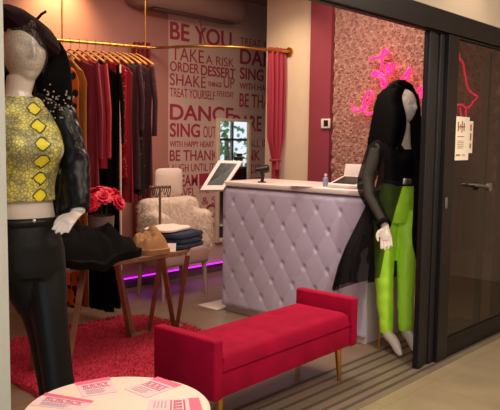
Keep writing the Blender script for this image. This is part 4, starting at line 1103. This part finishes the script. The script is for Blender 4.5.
# trousers
bm = newbm()
loft(bm, [ering(c, sR, fR, a, b, 32, 2.3) for c, a, b in ((Rp(400, 180), .122, .09), (Rp(399, 188), .143, .105), (Rp(398, 200), .158, .115), (Rp(397, 212), .152, .112), (Rp(397, 222), .13, .10))])
for i, (h_, k_, an_, heel, toe) in enumerate(legs):
    tube(bm, [h_, k_*.5+h_*.5, k_, k_*.5+an_*.5, an_+V3(0, 0, .02), an_+V3(0, 0, -.02)], [.095, .082, .066, .060, .050, .046], n=20, smoothpts=2)
tr = remesh_obj('trousers', bm, M['neonpants'], ms, .007, 3)
for v in tr.data.vertices:
    z = v.co.z
    v.co += v.normal*(noise.noise(V3(v.co.x*14, v.co.y*14, z*15))*.005*(1+max(0, (.5-z))*1.2))
bm = newbm(); loft(bm, [ering(c, sR, fR, a, b, 40, 2.3) for c, a, b in ((Rp(400, 185), .135, .102), (Rp(400, 179.5), .126, .095))], cap=False); bl = obj('belt', bm, M['black'], ms, solid=.006)
bm = newbm(); c = Rp(407, 181.5, -.125); box(bm, -.032, .032, -.006, .006, -.02, .02, bev=.003, Mx=Matrix.Translation(c) @ Matrix.Rotation(YAW-pi/2, 4, 'Z')); obj('buckle', bm, M['silver'], bl)
# tank top
bm = newbm()
rgs = [ering(c, sR, fR, a, b, 48, 2.3) for c, a, b in ((Rp(400, 182), .125, .093), (Rp(401, 168), .125, .093), (Rp(402, 160), .140, .112), (Rp(402, 153), .156, .104), (Rp(402, 149), .150, .086))]
loft(bm, rgs, cap=False)
for sd in (-1, 1): ellipsoid(bm, Rp(402, 158)+sR*sd*.068+fR*.072, .060, .060, .060)
for sd in (-1, 1): tube(bm, [Rp(402, 150)+sR*sd*.10+fR*.082, Rp(402, 141)+sR*sd*.10+fR*.03, Rp(402, 148)+sR*sd*.10-fR*.07], .018, n=8, smoothpts=1)
obj('tank_top', bm, M['blackcloth'], ms)
# hair
cap_ = newbm(); vs = ellipsoid(cap_, (0, 0, 0), 1, 1, 1, nu=36, nv=28)
for v in vs:
    x, y, z = v.co; v.co = HC+sR*(x*.098)+fR*(y*.115-.028)+UP*(z*.145+.014)
kill = [v for v in cap_.verts if (v.co-HC).dot(fR) > .055 and (v.co-HC).z < .10]
cap_.free()
st = []
# strands fall from the parting to the shoulders; the face stays free on the picture-right side
for k in range(10):
    x0 = 372+k*3.0
    dd = -.13+.022*abs(k-7)
    st.append(([Rp(400-.4*(9-k), 88, -.02), Rp(395-(9-k)*1.5, 97, -.05+.01*(9-k)), Rp(x0+4.0, 122, dd), Rp(x0-1.5, 146, dd), Rp(x0-5, 160+5*sin(k*2.2), dd+.02)], [.046, .042, .036, .028, .009]))
for k in range(5):
    st.append(([Rp(402+k*1.2, 87, .03), Rp(408+k*1.8, 99, .04), Rp(414.5+k*.9, 124, -.03), Rp(414+k*1.4, 150, -.06), Rp(415+k*1.3, 166, -.06)], [.042, .034, .028, .026, .012]))
for k in range(8):
    st.append(([Rp(384+k*4, 95, .13), Rp(379+k*5.2, 125, .12), Rp(374+k*6, 150, .11)], [.05, .05, .025]))
st.append(([Rp(393, 90, 0), Rp(401, 85, .0), Rp(410, 90, .02)], [.055, .05, .04]))
hair_sheet('hair', ms, st, M['hair'], .7)
# sheer jacket: sleeve, shoulder yoke, skirt
bm = newbm(); tube(bm, [Rp(392, 147, -.02), a_sh+V3(0, 0, .012), a_sh*.5+a_el*.5, a_el, a_el*.5+a_wr*.5, a_wr+(a_el-a_wr)*.05], [.066, .066, .064, .060, .052, .042], n=20, smoothpts=3, cap=False)
sl = obj('sheer_sleeve', bm, M['sheer'], ms)
bm = newbm(); tube(bm, [a_wr+(a_el-a_wr)*.10, a_wr+(a_el-a_wr)*.0], [.050, .046], n=20, cap=False); obj('cuff', bm, M['blackcloth'], sl, solid=.004)
bm = newbm(); tube(bm, [b_sh+V3(0, 0, .02), b_el, b_wr+V3(0, 0, .03)], [.062, .064, .048], n=20, smoothpts=2, cap=False); obj('sheer_sleeve', bm, M['sheer'], ms)
# jacket body: open tube around torso flaring to the left/back
bm = newbm(); g = []
rowsJ = [(143, .17, .085, 0), (150, .185, .12, 0), (165, .175, .125, 0), (178, .160, .125, 0), (186, .178, .125, 0), (205, .25, .135, .004), (225, .31, .15, .009), (245, .37, .165, .014), (262, .395, .18, .018), (285, .41, .19, .02)]
NJ = 120
for yy, a, b, amp in rowsJ:
    c = Rp(400-(yy-143)*.055-(12 if yy > 186 else 0)*((yy-186)/92 if yy > 186 else 0), yy); row = []
    for j in range(NJ+1):
        # start at the front opening and run round the back
        th = radians(118)+radians(245)*j/NJ
        k = 1+amp*6*.35*sin(j*.9) if amp else 1
        sx = cos(th); fx = sin(th)
        row.append(bm.verts.new(c+sR*(sx*a*k*(g2))+fR*(fx*b*k)+V3(0, 0, .09*max(0, fx+.2)*max(0, (yy-200)/80))))
    g.append(row)
for row in g:
    for v in row:
        if v.co.z < 1.2 and v.co.y > 2.585 and v.co.x > 4.01:
            if v.co.x-4.01 < v.co.y-2.585: v.co.x = 4.01-.006*abs(math.cos(v.co.y*60))
            else: v.co.y = 2.585
for i in range(len(g)-1):
    for j in range(NJ): bm.faces.new((g[i][j], g[i][j+1], g[i+1][j+1], g[i+1][j]))
obj('sheer_jacket', bm, M['sheerskirt'], ms)
bm = newbm(); tube(bm, [Rp(417, 150, -.10), Rp(418, 180, -.12), Rp(418, 215, -.13), Rp(417, 240, -.13), Rp(418, 262, -.12)], [.022, .026, .034, .040, .010], n=14, flat=.35, up=tuple(CF), smoothpts=2)
obj('jacket_front', bm, M['blackcloth'], ms)
# stand
bm = newbm(); cyl(bm, (4.22, 2.42, .002), .10, .008, 32); tube(bm, [(4.13, 2.44, .008), (4.13, 2.44, .42)], .007, n=10); 
bm.free()
bm = newbm(); pz = onz(379, 350, .0); tube(bm, [pz+V3(0, 0, .0), pz+V3(0, 0, .35)], .008, n=10); obj('support_rod', bm, M['gold'], ms)
